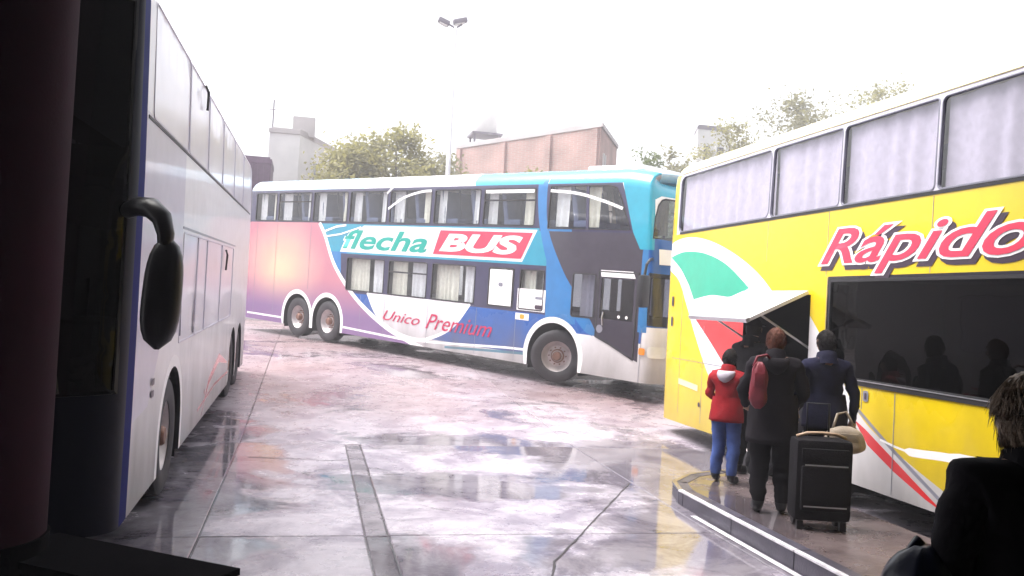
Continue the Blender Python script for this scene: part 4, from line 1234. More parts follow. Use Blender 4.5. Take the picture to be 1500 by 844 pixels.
def person(label, loc, heading, H, mats, pose=None, hair=('short', 'hair_dark'), head_rot=(0, 0, 0), bulk=1.0, hem=0.80, hood=None, lean=0.0, group=None, shoe='black_plastic'):
    """mats: top, trousers, skin; pose overrides joints (metres for a 1.70 m body; x right, y forward)"""
    J = {
        'pelvis': (0, 0, .94, .150, .115), 'belly': (0, .005, 1.08, .150, .115), 'chest': (0, 0, 1.26, .170, .125), 'uchest': (0, -.012, 1.385, .135, .10),
        'neck': (0, -.002, 1.475, .056, .056), 'nape': (0, .012, 1.535, .056, .06),
        'shR': (.185, -.012, 1.39, .068, .07), 'elR': (.25, -.03, 1.11, .052, .052), 'wrR': (.25, .10, .88, .034, .036), 'paR': (.25, .14, .80, .022, .040),
        'hipR': (.095, 0, .86, .10, .105), 'knR': (.105, .02, .48, .082, .085), 'anR': (.105, -.03, .11, .066, .068), 'heR': (.105, -.03, .05, .044, .046), 'toR': (.13, .15, .04, .046, .038),
    }
    for k in ('sh', 'el', 'wr', 'pa', 'hip', 'kn', 'an', 'he', 'to'):
        a = J[k + 'R']; J[k + 'L'] = (-a[0],) + a[1:]
    for k, v in (pose or {}).items(): J[k] = tuple(v[:3]) + (tuple(v[3:]) if len(v) > 3 else J[k][3:])
    E = [('pelvis', 'belly'), ('belly', 'chest'), ('chest', 'uchest'), ('uchest', 'neck'), ('neck', 'nape')]
    for s in 'RL':
        E += [('uchest', 'sh' + s), ('sh' + s, 'el' + s), ('el' + s, 'wr' + s), ('wr' + s, 'pa' + s), ('pelvis', 'hip' + s), ('hip' + s, 'kn' + s), ('kn' + s, 'an' + s), ('an' + s, 'he' + s), ('he' + s, 'to' + s)]
    # hands: four fingers and a thumb, slightly curled
    for s, sg in (('R', 1), ('L', -1)):
        w_, p_ = Vector(J['wr' + s][:3]), Vector(J['pa' + s][:3]); t = (p_ - w_).normalized()
        side = t.cross(Vector((sg, 0, 0))).normalized()                  # across the palm
        curl = Vector((-sg, 0, 0))
        for i, (o, L) in enumerate(((-.026, .070), (-.009, .082), (.009, .078), (.025, .060))):
            a = p_ + side * o + t * 0.03; b = a + t * L * 0.5 + curl * 0.008; c = b + t * L * 0.38 + curl * 0.025
            for nm, q in (('a', a), ('b', b), ('c', c)): J[f'f{s}{i}{nm}'] = (*q, .0095, .0095)
            E += [('pa' + s, f'f{s}{i}a'), (f'f{s}{i}a', f'f{s}{i}b'), (f'f{s}{i}b', f'f{s}{i}c')]
        a = w_ + t * 0.035 - side * 0.035 + curl * 0.012; b = a + t * 0.045 - side * 0.018 + curl * 0.015
        J[f'f{s}ta'] = (*a, .012, .012); J[f'f{s}tb'] = (*b, .010, .010)
        E += [('wr' + s, f'f{s}ta'), (f'f{s}ta', f'f{s}tb')]
    names = list(J); idx = {n: i for i, n in enumerate(names)}
    sc = H / 1.70
    me = bpy.data.meshes.new('person')
    def pos(n):
        x, y, z = J[n][:3]
        if z > 0.95: y += lean * (z - 0.95)
        return (x, y, z)
    me.from_pydata([pos(n) for n in names], [(idx[a], idx[b]) for a, b in E], [])
    o = bpy.data.objects.new('person', me); COL.objects.link(o)
    o.modifiers.new('skin', 'SKIN').use_smooth_shade = True
    body = {'pelvis', 'belly', 'chest', 'uchest', 'shR', 'shL', 'elR', 'elL', 'hipR', 'hipL', 'knR', 'knL'}
    for n in names:
        sv = me.skin_vertices[0].data[idx[n]]; f = bulk if n in body else 1.0
        sv.radius = (J[n][3] * f, J[n][4] * f); sv.use_root = n == 'pelvis'
    o.modifiers.new('sub', 'SUBSURF').levels = 2
    o.modifiers['sub'].render_levels = 2
    bpy.context.view_layer.update()
    dg = bpy.context.evaluated_depsgraph_get()
    bm_ = bpy.data.meshes.new_from_object(o.evaluated_get(dg))
    bpy.data.objects.remove(o)
    # material of each face from the bone it lies nearest to
    top, trou, skin = mats
    def part_of(a, b):
        q = a + b
        if 'f' in (a[0], b[0]) or a.startswith('pa') or b.startswith('pa'): return 2
        if a in ('neck',) or b in ('neck', 'nape'): return 2
        if a.startswith(('hip', 'kn')) : return 1
        if a.startswith(('an', 'he')): return 3
        return 0
    segs = [(Vector(pos(a)), Vector(pos(b)), part_of(a, b)) for a, b in E]
    for p in bm_.polygons:
        c = p.center; best, bi = 9, 0
        for a, b, k in segs:
            ab = b - a; t = max(0, min(1, (c - a).dot(ab) / max(ab.length_squared, 1e-9))); d = (a + ab * t - c).length
            if d < best: best, bi = d, k
        if bi == 0 and c.z < 0.90 and abs(c.x) < 0.2: bi = 1
        p.material_index = bi
        p.use_smooth = True
    # join the head into the same mesh
    hv, hf = head_verts()
    hc = Vector(pos('nape')) + Vector((0, 0.018, 0.075))
    hr = Matrix.Rotation(head_rot[2], 3, 'Z') @ Matrix.Rotation(head_rot[0], 3, 'X') @ Matrix.Rotation(head_rot[1], 3, 'Y')
    bm = bmesh.new(); bm.from_mesh(bm_)
    nv = [bm.verts.new(hr @ Vector(v) + hc) for v in hv]
    for f in hf:
        try:
            q = bm.faces.new([nv[i] for i in f]); q.material_index = 2; q.smooth = True
        except ValueError: pass
    bmesh.ops.remove_doubles(bm, verts=nv, dist=1e-5)
    bm.normal_update()
    hs_ = set(v for v in nv if v.is_valid)
    for v in bm.verts:
        if v in hs_: continue
        rr_ = min(1.0, max(0.0, (abs(v.co.z - 0.06) - 0.02) * 12))
        if v.co.z > 1.44: rr_ *= 0.2
        v.co += v.normal * (0.019 * noise.noise(Vector((v.co.x * 8, v.co.y * 8, v.co.z * 15 + H * 31))) + 0.010 * noise.noise(v.co * 28)) * rr_
    for v in bm.verts: v.co *= sc
    bm.to_mesh(bm_); bm.free()
    for q in (top, trou, skin, shoe): bm_.materials.append(M[q])
    po = obj('person', bm_, None, loc, (0, 0, math.atan2(heading[1], heading[0]) - PI / 2))
    tag(po, label, 'person', group)
    if hair:
        h = obj('hair' if hair[0] != 'cap' else 'cap', hair_mesh(hair[0], hair[1], seed=len(label), sc=sc), po, hc * sc, hr.to_euler())
        if hair[0] == 'cap':
            obj('hair', hair_mesh('short', 'hair_dark', 3, sc * 0.97), po, hc * sc, hr.to_euler())
            vs = []
            rg = []
            for z_, k in ((0.05, 1.0), (0.062, 1.0)):
                rg.append([(0.085 * math.cos(a) * sc, (0.05 + 0.12 * max(0, math.sin(a)) - 0.02 * max(0, -math.sin(a))) * sc, z_ * sc) for a in [2 * PI * i / 20 for i in range(20)]])
            MB().ring_loft(rg).build('peak', M[hair[1]], po, loc=hc * sc, rot=hr.to_euler())
    if hair and hair[0] != 'cap':
        q = random.Random(len(label)); mb = MB(); bobby = hair[0] == 'bob'
        for _ in range(3200 if bobby else 900):
            th = q.uniform(0.03, 2.05 if bobby else 1.7); ph = q.uniform(0, 2 * PI)
            d = Vector((math.sin(th) * math.cos(ph), math.sin(th) * math.sin(ph), math.cos(th)))
            if d.y > 0.42 and d.z < 0.5: continue
            A = Vector((0.090, 0.110, 0.134)) if bobby else Vector((0.085, 0.105, 0.129))
            p = Vector((d.x * A.x, d.y * A.y - 0.006, d.z * A.z)); pts = [p * 0.97]
            down = Vector((0, -0.15, -1)); tan = (down - d * down.dot(d)); tan = tan.normalized() if tan.length > 0.05 else Vector((q.uniform(-1, 1), -1, 0)).normalized()
            v_ = (tan + Vector((q.gauss(0, .25), q.gauss(0, .25), q.gauss(0, .12))) + d * (q.uniform(0.0, 0.10) if bobby else q.uniform(0.05, 0.35))).normalized()
            L = q.uniform(0.06, 0.11) if bobby else q.uniform(0.025, 0.055)
            w0, am = q.uniform(0, 6), (0.0035 if bobby else 0.0012)
            for k in range(1, 7):
                v_ = (v_ + Vector((0, 0, -0.22))).normalized()
                nx_ = pts[-1] + v_ * L / 6
                e = Vector((nx_.x / A.x, (nx_.y + 0.006) / A.y, nx_.z / A.z)).length
                if e < 1.01 and e > 0.3: nx_ = nx_ * (1.01 / e)
                nx_ += Vector((math.sin(w0 + k * 1.5), math.cos(w0 + k * 1.3), 0.3 * math.sin(w0 + k))) * am
                pts.append(nx_)
            mb.tube(pts, [0.0013, 0.0016, 0.0016, 0.0015, 0.0014, 0.0010, 0.0004] if bobby else [0.0022, 0.0026, 0.0026, 0.0024, 0.0022, 0.0016, 0.0006], 3, cap=False)
        mb.v = [tuple(Vector(p) * sc) for p in mb.v]
        mb.build('hair_strands', M[hair[1]], po, smooth=True, loc=hc * sc, rot=hr.to_euler())
    # loose lower edge and collar of the jacket
    rings = []
    for k in range(9):
        z = 1.12 + (hem - 1.12) * k / 8
        rx, ry = (0.172 + 0.028 * k / 8) * bulk, (0.135 + 0.03 * k / 8) * bulk
        rings.append([((rx + 0.022 * noise.noise(Vector((math.cos(a) * 3, math.sin(a) * 3, z * 7 + H * 9)))) * math.cos(a) * sc, ((ry + 0.022 * noise.noise(Vector((math.cos(a) * 3 + 9, math.sin(a) * 3, z * 7)))) * math.sin(a) + lean * max(0, z - 0.95)) * sc, z * sc) for a in [2 * PI * j / 28 for j in range(28)]])
    inner = [[(p[0] * 0.94, p[1] * 0.94, p[2]) for p in rings[-1]], [(p[0] * 0.9, p[1] * 0.9, p[2] + 0.1 * sc) for p in rings[-1]]]
    MB().ring_loft(rings + inner, cap=False).build('jacket_hem', M[top], po, smooth=True)
    nk = Vector(pos('neck'))
    rings = []
    for k, (r_, dz) in enumerate(((0.125, -0.07), (0.100, -0.01), (0.088, 0.045), (0.076, 0.05), (0.066, -0.02))):
        rings.append([((nk.x + r_ * math.cos(a)) * sc, (nk.y + (r_ + 0.008) * math.sin(a)) * sc, (nk.z + dz - 0.02 * math.sin(a)) * sc) for a in [2 * PI * j / 20 for j in range(20)]])
    MB().ring_loft(rings, cap=False).build('collar', M[top], po, smooth=True)
    if hood:
        rings = []
        for k in range(8):
            q = k / 7; a0 = R(205 + 130 * q)
            c = Vector((nk.x + 0.115 * math.cos(a0), nk.y - 0.02 + 0.105 * math.sin(a0), nk.z - 0.045 - 0.05 * math.sin(PI * q)))
            rr_ = 0.022 + 0.040 * math.sin(PI * q)
            t = Vector((-math.sin(a0), math.cos(a0), 0)); n1 = Vector((math.cos(a0), math.sin(a0), 0)); n2 = Vector((0, 0, 1))
            rings.append([tuple((c + (n1 * math.cos(b) + n2 * math.sin(b) * 1.25) * rr_) * sc) for b in [2 * PI * j / 12 for j in range(12)]])
        MB().ring_loft(rings).build('hood', M[hood], po, smooth=True)
    return po

M['skin'] = mat('skin', (0.42, 0.24, 0.17), 0.5, var=0.08)
M['hair_dark'] = mat('dark_hair', (0.012, 0.009, 0.010), 0.45, spec=0.15, var=0.4, scale=40, bump=0.6, bscale=120)
M['hair_brown'] = mat('reddish_brown_hair', (0.10, 0.035, 0.022), 0.45, spec=0.15, var=0.4, scale=40, bump=0.6, bscale=120)
M['hair_grey'] = mat('grey_brown_hair', (0.28, 0.215, 0.16), 0.40, spec=0.15, var=0.6, scale=30, bump=0.8, bscale=90)
M['cloth_black'] = mat('black_cloth', (0.006, 0.005, 0.007), 0.9, spec=0.15, var=0.25, scale=9, bump=0.4, bscale=35)
M['cloth_charcoal'] = mat('charcoal_cloth', (0.009, 0.007, 0.010), 0.9, spec=0.15, var=0.3, scale=9, bump=0.4, bscale=35)
M['cloth_navy'] = mat('navy_cloth', (0.010, 0.010, 0.028), 0.85, spec=0.15, var=0.3, scale=9, bump=0.4, bscale=35)
M['cloth_red'] = mat('red_jacket_cloth', (0.25, 0.008, 0.014), 0.7, spec=0.15, var=0.25, scale=7, bump=0.4, bscale=35)
M['cloth_pale'] = mat('pale_grey_cloth', (0.42, 0.38, 0.44), 0.8, var=0.2, scale=8, bump=0.3, bscale=35)
M['denim'] = mat('blue_denim', (0.05, 0.085, 0.25), 0.85, spec=0.15, var=0.45, scale=6, bump=0.3, bscale=60)
M['bag_red'] = mat('dark_red_bag', (0.17, 0.015, 0.028), 0.55, var=0.25, bump=0.3)
M['bag_beige'] = mat('beige_bag_cloth', (0.34, 0.28, 0.22), 0.8, var=0.2, bump=0.4)
M['bag_navy'] = mat('shiny_navy_bag', (0.006, 0.008, 0.024), 0.32, var=0.3, spec=0.3, bump=0.5, bscale=12)
M['case_black'] = mat('black_suitcase_fabric', (0.007, 0.006, 0.008), 0.75, spec=0.15, var=0.25, bump=0.4, bscale=80)
M['tan'] = mat('tan_leather', (0.36, 0.25, 0.17), 0.5, var=0.2)

PZ = 0.146
G_ = 'travellers at the yellow coach'
person('child in red jacket and blue jeans standing on the platform facing the coach', (4.20, 8.22, PZ), (0.75, 0.66), 1.33, ('cloth_red', 'denim', 'skin'),
       {'elR': (.24, .05, 1.14), 'wrR': (.16, .24, 1.10), 'paR': (.12, .31, 1.10), 'elL': (-.26, .02, 1.12), 'wrL': (-.17, .22, 1.06), 'paL': (-.12, .29, 1.06),
        'knL': (-.11, .05, .48), 'anL': (-.13, .02, .10), 'heL': (-.13, .02, .05), 'toL': (-.15, .19, .035)}, ('short', 'hair_dark'), (R(-12), 0, R(-10)), bulk=1.12, hem=0.80, hood='cloth_pale', group=G_)
person('traveller in dark cap and dark coat close to the open luggage flap', (4.66, 8.62, PZ), (0.95, 0.3), 1.66, ('cloth_black', 'cloth_black', 'skin'),
       {'elR': (.27, .10, 1.14), 'wrR': (.20, .32, 1.18), 'paR': (.18, .39, 1.2)}, ('cap', 'cloth_black'), (R(-8), 0, R(15)), bulk=1.08, group=G_)
person('traveller with reddish brown hair in a long dark coat, back turned, carrying a red bag', (3.99, 6.95, PZ), (0.42, 0.91), 1.575, ('cloth_charcoal', 'cloth_black', 'skin'),
       {'elR': (.28, .02, 1.12), 'wrR': (.20, .20, 1.02), 'paR': (.17, .28, 1.0), 'elL': (-.29, .0, 1.12), 'wrL': (-.25, .18, .98), 'paL': (-.22, .26, .96)}, ('short', 'hair_brown'), (R(-6), 0, R(8)), bulk=1.22, hem=0.66, hood='cloth_charcoal', group=G_)
person('dark haired traveller in navy jacket standing behind the black suitcase', (4.56, 7.05, PZ), (0.25, 0.97), 1.575, ('cloth_navy', 'cloth_black', 'skin'),
       {'elL': (-.27, .0, 1.13), 'wrL': (-.24, .16, .95), 'paL': (-.22, .22, .88), 'elR': (.27, -.04, 1.12), 'wrR': (.27, .0, .86), 'paR': (.26, .02, .78)}, ('short', 'hair_dark'), (R(-4), 0, R(22)), bulk=1.10, hem=0.80, lean=0.05, group=G_)
person('person with grey brown wavy hair in black coat, near corner at right', (1.90, 1.96, 0.146), (0.15, 0.99), 1.525, ('cloth_black', 'cloth_black', 'skin'),
       {'shL': (-.205, -.012, 1.42), 'shR': (.205, -.012, 1.42), 'elL': (-.25, .02, 1.10), 'wrL': (-.23, .20, 1.02), 'paL': (-.20, .28, 1.0)}, ('bob', 'hair_grey'), (R(-5), 0, R(12)), bulk=1.25, hem=0.62)

def soft_bag(name, label, loc, size, m, rotz=0, strap=None, cat='bag', power=0.6):
    t = empty(name, loc, (0, 0, rotz))
    sx, sy, sz = size; rings = []
    for k in range(15):
        q = k / 14; z = sz * q
        e = max(0.08, (1 - abs(2 * q - 1) ** 3.5)) ** 0.5 * (1.08 - 0.25 * q)
        rings.append([((sx / 2 * e) * math.copysign(abs(math.cos(a)) ** power, math.cos(a)) + 0.012 * noise.noise(Vector((math.cos(a) * 2, math.sin(a) * 2, z * 9))),
                       (sy / 2 * e) * math.copysign(abs(math.sin(a)) ** power, math.sin(a)) + 0.012 * noise.noise(Vector((math.cos(a) * 2 + 5, math.sin(a) * 2, z * 9))), z) for a in [2 * PI * j / 28 for j in range(28)]])
    MB().ring_loft(rings).build('pouch', M[m], t, smooth=True)
    if strap: MB().tube(strap, 0.012, 8).build('strap', M[m], t, smooth=True)
    MB().box((0, -sy * 0.47, sz * 0.62), (sx * 0.55, 0.012, sz * 0.30), bev=0.005).build('pocket', M[m], t, smooth=R(40))
    return tag(t, label, cat)
soft_bag('shoulder_bag', "dark red shoulder bag hanging at the left side of the brown haired traveller", (3.775, 6.83, 1.06), (0.15, 0.10, 0.40), 'bag_red', R(-25), [(-0.05, 0, 0.36), (-0.02, 0.02, 0.44), (0.06, 0.05, 0.46), (0.10, 0.10, 0.42)])
soft_bag('shoulder_bag', 'small beige bag held at the hip of the traveller in navy', (4.60, 6.80, 0.69), (0.36, 0.15, 0.24), 'bag_beige', R(-20), [(-0.10, 0, 0.22), (-0.06, 0.03, 0.34), (0.02, 0.06, 0.36), (0.09, 0.0, 0.22)])
soft_bag('handbag', 'shiny navy handbag on the arm of the person in black, bottom right', (1.625, 2.03, 0.90), (0.26, 0.20, 0.34), 'bag_navy', R(20), [(-0.06, 0.02, 0.30), (0.0, 0.02, 0.35), (0.07, 0.02, 0.30)])

def suitcase():
    t = empty('suitcase', (4.15, 6.45, PZ), (0, 0, R(-16)))
    tag(t, 'black upright wheeled suitcase with tan top trim on the platform', 'suitcase')
    MB().box((0, 0, 0.40), (0.46, 0.26, 0.66), bev=0.05).build('shell', M['case_black'], t, smooth=R(40))
    MB().box((0, -0.145, 0.34), (0.38, 0.05, 0.36), bev=0.02).build('front_pocket', M['case_black'], t, smooth=R(40))
    MB().box((0, -0.14, 0.60), (0.38, 0.03, 0.12), bev=0.012).build('front_pocket', M['case_black'], t, smooth=R(40))
    for z in (0.20, 0.53): MB().box((0, -0.174, z), (0.34, 0.006, 0.010)).build('zip', M['alu'], t)
    MB().tube([(-0.20, 0.0, 0.735), (-0.12, -0.01, 0.765), (0.0, -0.01, 0.772), (0.12, -0.01, 0.765), (0.20, 0.0, 0.735)], 0.014, 8).build('carry_handle', M['tan'], t, smooth=True)
    MB().tube([(-0.09, 0.11, 0.70), (-0.09, 0.12, 1.0), (0.09, 0.12, 1.0), (0.09, 0.11, 0.70)], 0.010, 8).build('trolley_handle', M['black_plastic'], t, smooth=True)
    for x in (-0.17, 0.17):
        MB().lathe([(0.0, -0.02), (0.05, -0.02), (0.055, -0.01), (0.055, 0.01), (0.05, 0.02), (0.0, 0.02)], 'x', 16, (x, 0.08, 0.056)).build('wheel', M['rubber'], t, smooth=R(40))
        MB().box((x, -0.08, 0.036), (0.05, 0.05, 0.07)).build('foot', M['black_plastic'], t)
suitcase()

# ------------------------------------------------------------------ beyond the yard
def brick_mat(name, c1, c2, mortar, sc=3.0):
    m = bpy.data.materials.new(name); m.use_nodes = True; n = m.node_tree; b = n.nodes['Principled BSDF']
    tc = n.nodes.new('ShaderNodeTexCoord')
    sp = n.nodes.new('ShaderNodeSeparateXYZ'); lk(n, tc.outputs['Object'], sp.inputs[0])
    ad = n.nodes.new('ShaderNodeMath'); ad.operation = 'ADD'; lk(n, sp.outputs[0], ad.inputs[0]); lk(n, sp.outputs[1], ad.inputs[1])
    cb = n.nodes.new('ShaderNodeCombineXYZ'); lk(n, ad.outputs[0], cb.inputs[0]); lk(n, sp.outputs[2], cb.inputs[1])
    br = n.nodes.new('ShaderNodeTexBrick'); br.inputs['Scale'].default_value = sc
    br.inputs['Color1'].default_value = (*c1, 1); br.inputs['Color2'].default_value = (*c2, 1); br.inputs['Mortar'].default_value = (*mortar, 1)
    lk(n, cb.outputs[0], br.inputs['Vector'])
    nz = n.nodes.new('ShaderNodeTexNoise'); nz.inputs['Scale'].default_value = 0.7; nz.inputs['Detail'].default_value = 7
    lk(n, tc.outputs['Object'], nz.inputs['Vector'])
    mr = n.nodes.new('ShaderNodeMapRange'); mr.inputs[1].default_value = 0.3; mr.inputs[2].default_value = 0.7; mr.inputs[3].default_value = 0.75; mr.inputs[4].default_value = 1.2
    lk(n, nz.outputs[0], mr.inputs[0])
    mx = n.nodes.new('ShaderNodeMix'); mx.data_type = 'RGBA'; mx.blend_type = 'MULTIPLY'; mx.inputs['Factor'].default_value = 1
    lk(n, br.outputs[0], mx.inputs[6]); lk(n, mr.outputs[0], mx.inputs[7]); lk(n, mx.outputs[2], b.inputs['Base Color'])
    b.inputs['Roughness'].default_value = 0.85
    return m
M['brick'] = brick_mat('red_brick', (0.45, 0.27, 0.24), (0.40, 0.24, 0.21), (0.42, 0.38, 0.36))
M['plaster'] = mat('white_plaster', (0.68, 0.67, 0.66), 0.85, var=0.12, scale=0.8)
M['plaster2'] = mat('grey_plaster', (0.45, 0.42, 0.42), 0.85, var=0.15, scale=0.8)
M['purple_metal'] = mat('dark_purple_cladding', (0.10, 0.05, 0.10), 0.6, var=0.2)
M['pane'] = mat('far_window_pane', (0.06, 0.06, 0.08), 0.1, coat=0.4)
M['galv'] = mat('galvanised_steel', (0.60, 0.59, 0.60), 0.45, metal=0.4, var=0.1)
M['lamp_head'] = mat('lamp_housing', (0.16, 0.14, 0.17), 0.5, var=0.1)

def on_wall(p0, p1, s, z, w_, h_, dep):
    """box lying on the wall p0->p1 at distance s along it, standing proud by dep to its right side"""
    a, b = Vector((*p0, 0)), Vector((*p1, 0)); t = (b - a).normalized(); n = Vector((t.y, -t.x, 0))
    c = a + t * s + n * dep / 2
    rot = Matrix((t, n, Vector((0, 0, 1)))).transposed()
    return MB().box((c.x, c.y, z), (w_, dep, h_), rot=rot)

def building(name, label, poly, z0, z1, m, roofm, windows=(), parapet=0.5, cat='building', extra=None):
    t = empty(name, (0, 0, 0))
    tag(t, label, cat)
    n = len(poly)
    MB().prism(poly, z0, z1).build('wall', M[m], t)
    cx = sum(p[0] for p in poly) / n; cy = sum(p[1] for p in poly) / n
    def infl(k): return [(cx + (p[0] - cx) * k, cy + (p[1] - cy) * k) for p in poly]
    MB().prism(infl(1.02), z1 + 0.003, z1 + 0.18).build('coping', M[roofm], t)
    MB().prism(infl(0.94), z1 + 0.185, z1 + 0.26).build('roof', M[roofm], t)
    for (e, s, z, w_, h_) in windows:
        p0, p1 = poly[e], poly[(e + 1) % n]
        wo = on_wall(p0, p1, s, z, w_, h_, 0.04).build('window', M['pane'], t)
        on_wall(p0, p1, s, z - h_ / 2 - 0.06, w_ + 0.3, 0.1, 0.14).build('sill', M['plaster'], wo)
        for q in (-1, 1): on_wall(p0, p1, s + q * (w_ / 2 + 0.04), z, 0.08, h_, 0.08).build('frame', M['plaster'], wo)
    return t
# polygons run so that each wall's outside is on its right
gy = 0.97
bk = building('brick_building', 'long red brick building with piers and a flat roof beyond the blue coach', [(6.6, 42.0), (11.2, 34.0), (13.4, 38.2), (9.0, 46.0)], gy - 0.3, 9.35, 'brick', 'plaster2',
              [(0, 2.0, 4.0, 1.1, 1.4), (0, 5.0, 4.0, 1.1, 1.4), (0, 7.6, 4.0, 1.1, 1.4), (1, 1.0, 8.0, 0.35, 0.8), (1, 2.4, 7.7, 0.5, 0.9), (1, 3.6, 4.5, 0.9, 1.3), (1, 1.2, 4.5, 0.9, 1.3)])
for s in (0.2, 3.4, 6.3, 9.0): on_wall((6.6, 42.0), (11.2, 34.0), s, 5.1, 0.3, 8.4, 0.12).build('pier', M['brick'], bk)
for s in (1.8, 4.9, 7.7): on_wall((6.6, 42.0), (11.2, 34.0), s, 7.3, 2.2, 0.16, 0.06).build('string_course', M['plaster2'], bk)
tk = empty('water_tank', (7.9, 42.0, 9.6)); tag(tk, 'white cylindrical water tank on a stand at the left end of the brick roof', 'water tank')
MB().lathe([(0.0, 0.55), (0.55, 0.55), (0.6, 0.62), (0.6, 1.5), (0.5, 1.65), (0.2, 1.75), (0.0, 1.76)], 'z', 20).build('tank', M['plaster'], tk, smooth=R(40))
MB().box((0, 0, 0.50), (1.5, 1.5, 0.10)).build('platform', M['lamp_head'], tk)
for x in (-0.6, 0.6):
    for y in (-0.6, 0.6): MB().box((x, y, 0.225), (0.1, 0.1, 0.45)).build('leg', M['lamp_head'], tk)
wb = building('white_building', 'white plastered house with stepped parapet beyond the rear of the blue coach', [(-1.9, 36.0), (-0.72, 36.0), (1.25, 41.0), (0.0, 41.6)], gy - 0.3, 8.25, 'plaster', 'plaster2',
              [(1, 1.6, 6.9, 0.5, 1.0), (1, 3.2, 6.9, 0.5, 1.0), (1, 4.6, 6.9, 0.5, 1.0), (0, 0.6, 5.0, 0.6, 1.1), (1, 2.4, 3.6, 0.8, 1.2)])
MB().box((-0.6, 37.4, 8.75), (0.9, 1.2, 0.8)).build('roof_hut', M['plaster2'], wb)
MB().tube([(-1.8, 36.2, 8.3), (-1.8, 36.2, 9.6)], 0.03, 6).tube([(-2.0, 36.2, 9.2), (-1.6, 36.2, 9.2)], 0.02, 5).build('antenna', M['lamp_head'], wb)
pb = building('clad_shed', 'small dark purple metal-clad shed showing above the rear of the blue coach', [(-3.4, 33.0), (-1.62, 33.0), (-1.62, 35.0), (-3.4, 35.0)], gy - 0.3, 6.55, 'purple_metal', 'purple_metal')
for k in range(9): MB().box((-3.3 + k * 0.2, 32.97, 3.7), (0.05, 0.05, 5.6)).build('rib', M['purple_metal'], pb)
rb = building('apartment_block', 'pale block with dark parapet rising over the rear of the yellow coach', [(20.0, 44.0), (21.9, 44.0), (22.4, 46.0), (20.7, 46.0)], gy - 0.3, 12.0, 'plaster', 'lamp_head',
              [(0, 0.55, 10.6, 0.4, 1.0), (0, 1.35, 10.6, 0.4, 1.0), (0, 0.55, 7.4, 0.4, 1.0), (0, 1.35, 7.4, 0.4, 1.0)])
building('low_house', 'low grey house between the brick building and the pale block', [(14.6, 41.0), (19.0, 41.0), (19.0, 46.0), (14.6, 46.0)], gy - 0.3, 7.6, 'plaster2', 'plaster', [(0, 1.2, 5.5, 0.9, 1.2), (0, 3.2, 5.5, 0.9, 1.2)])
# boundary wall of the yard, in bays between piers
bw = empty('boundary_wall', (0, 31.2, 0)); tag(bw, 'pale rendered boundary wall with piers at the far side of the yard', 'wall')
x = -26.0
while x < 34:
    MB().box((x + 1.9, 0, gy + 1.0), (3.5, 0.2, 2.6)).build('wall_panel', M['plaster'], bw)
    MB().box((x, 0, gy + 1.15), (0.34, 0.34, 3.0), bev=0.02).build('pier', M['plaster2'], bw)
    x += 3.84

def lamp_post():
    X, Y = 4.42, 30.0; z0 = gz(Y) - 0.05
    t = empty('lamp_post', (X, Y, z0)); tag(t, 'tall pale lamp post with two lamp heads behind the blue coach', 'lamp post')
    Ht = 10.55
    MB().tube([(0, 0, 0), (0, 0, 3), (0, 0, Ht)], [0.11, 0.095, 0.06], 12).build('pole', M['galv'], t, smooth=True)
    MB().tube([(-0.34, 0, Ht + 0.10), (-0.12, 0, Ht), (0, 0, Ht - 0.06), (0.10, 0, Ht + 0.02), (0.22, 0.1, Ht + 0.12)], 0.035, 8).build('bracket', M['lamp_head'], t, smooth=True)
    for (x, y, z, sx, ry) in ((-0.42, 0, 0.12, 0.42, 0.35), (0.16, 0.1, 0.24, 0.50, -0.30)):
        h = MB().box((x, y, Ht + z), (sx, 0.30, 0.17), rot=Matrix.Rotation(ry, 3, 'Y'), bev=0.05).build('lamp_head', M['lamp_head'], t, smooth=R(40))
        MB().box((x - 0.02, y, Ht + z - 0.10), (sx * 0.7, 0.22, 0.03), rot=Matrix.Rotation(ry, 3, 'Y'), bev=0.01).build('lens', M['lens'], h)
    MB().lathe([(0.0, 0.28), (0.16, 0.28), (0.18, 0.25), (0.18, 0.0)], 'z', 14).build('base', M['galv'], t)
lamp_post()

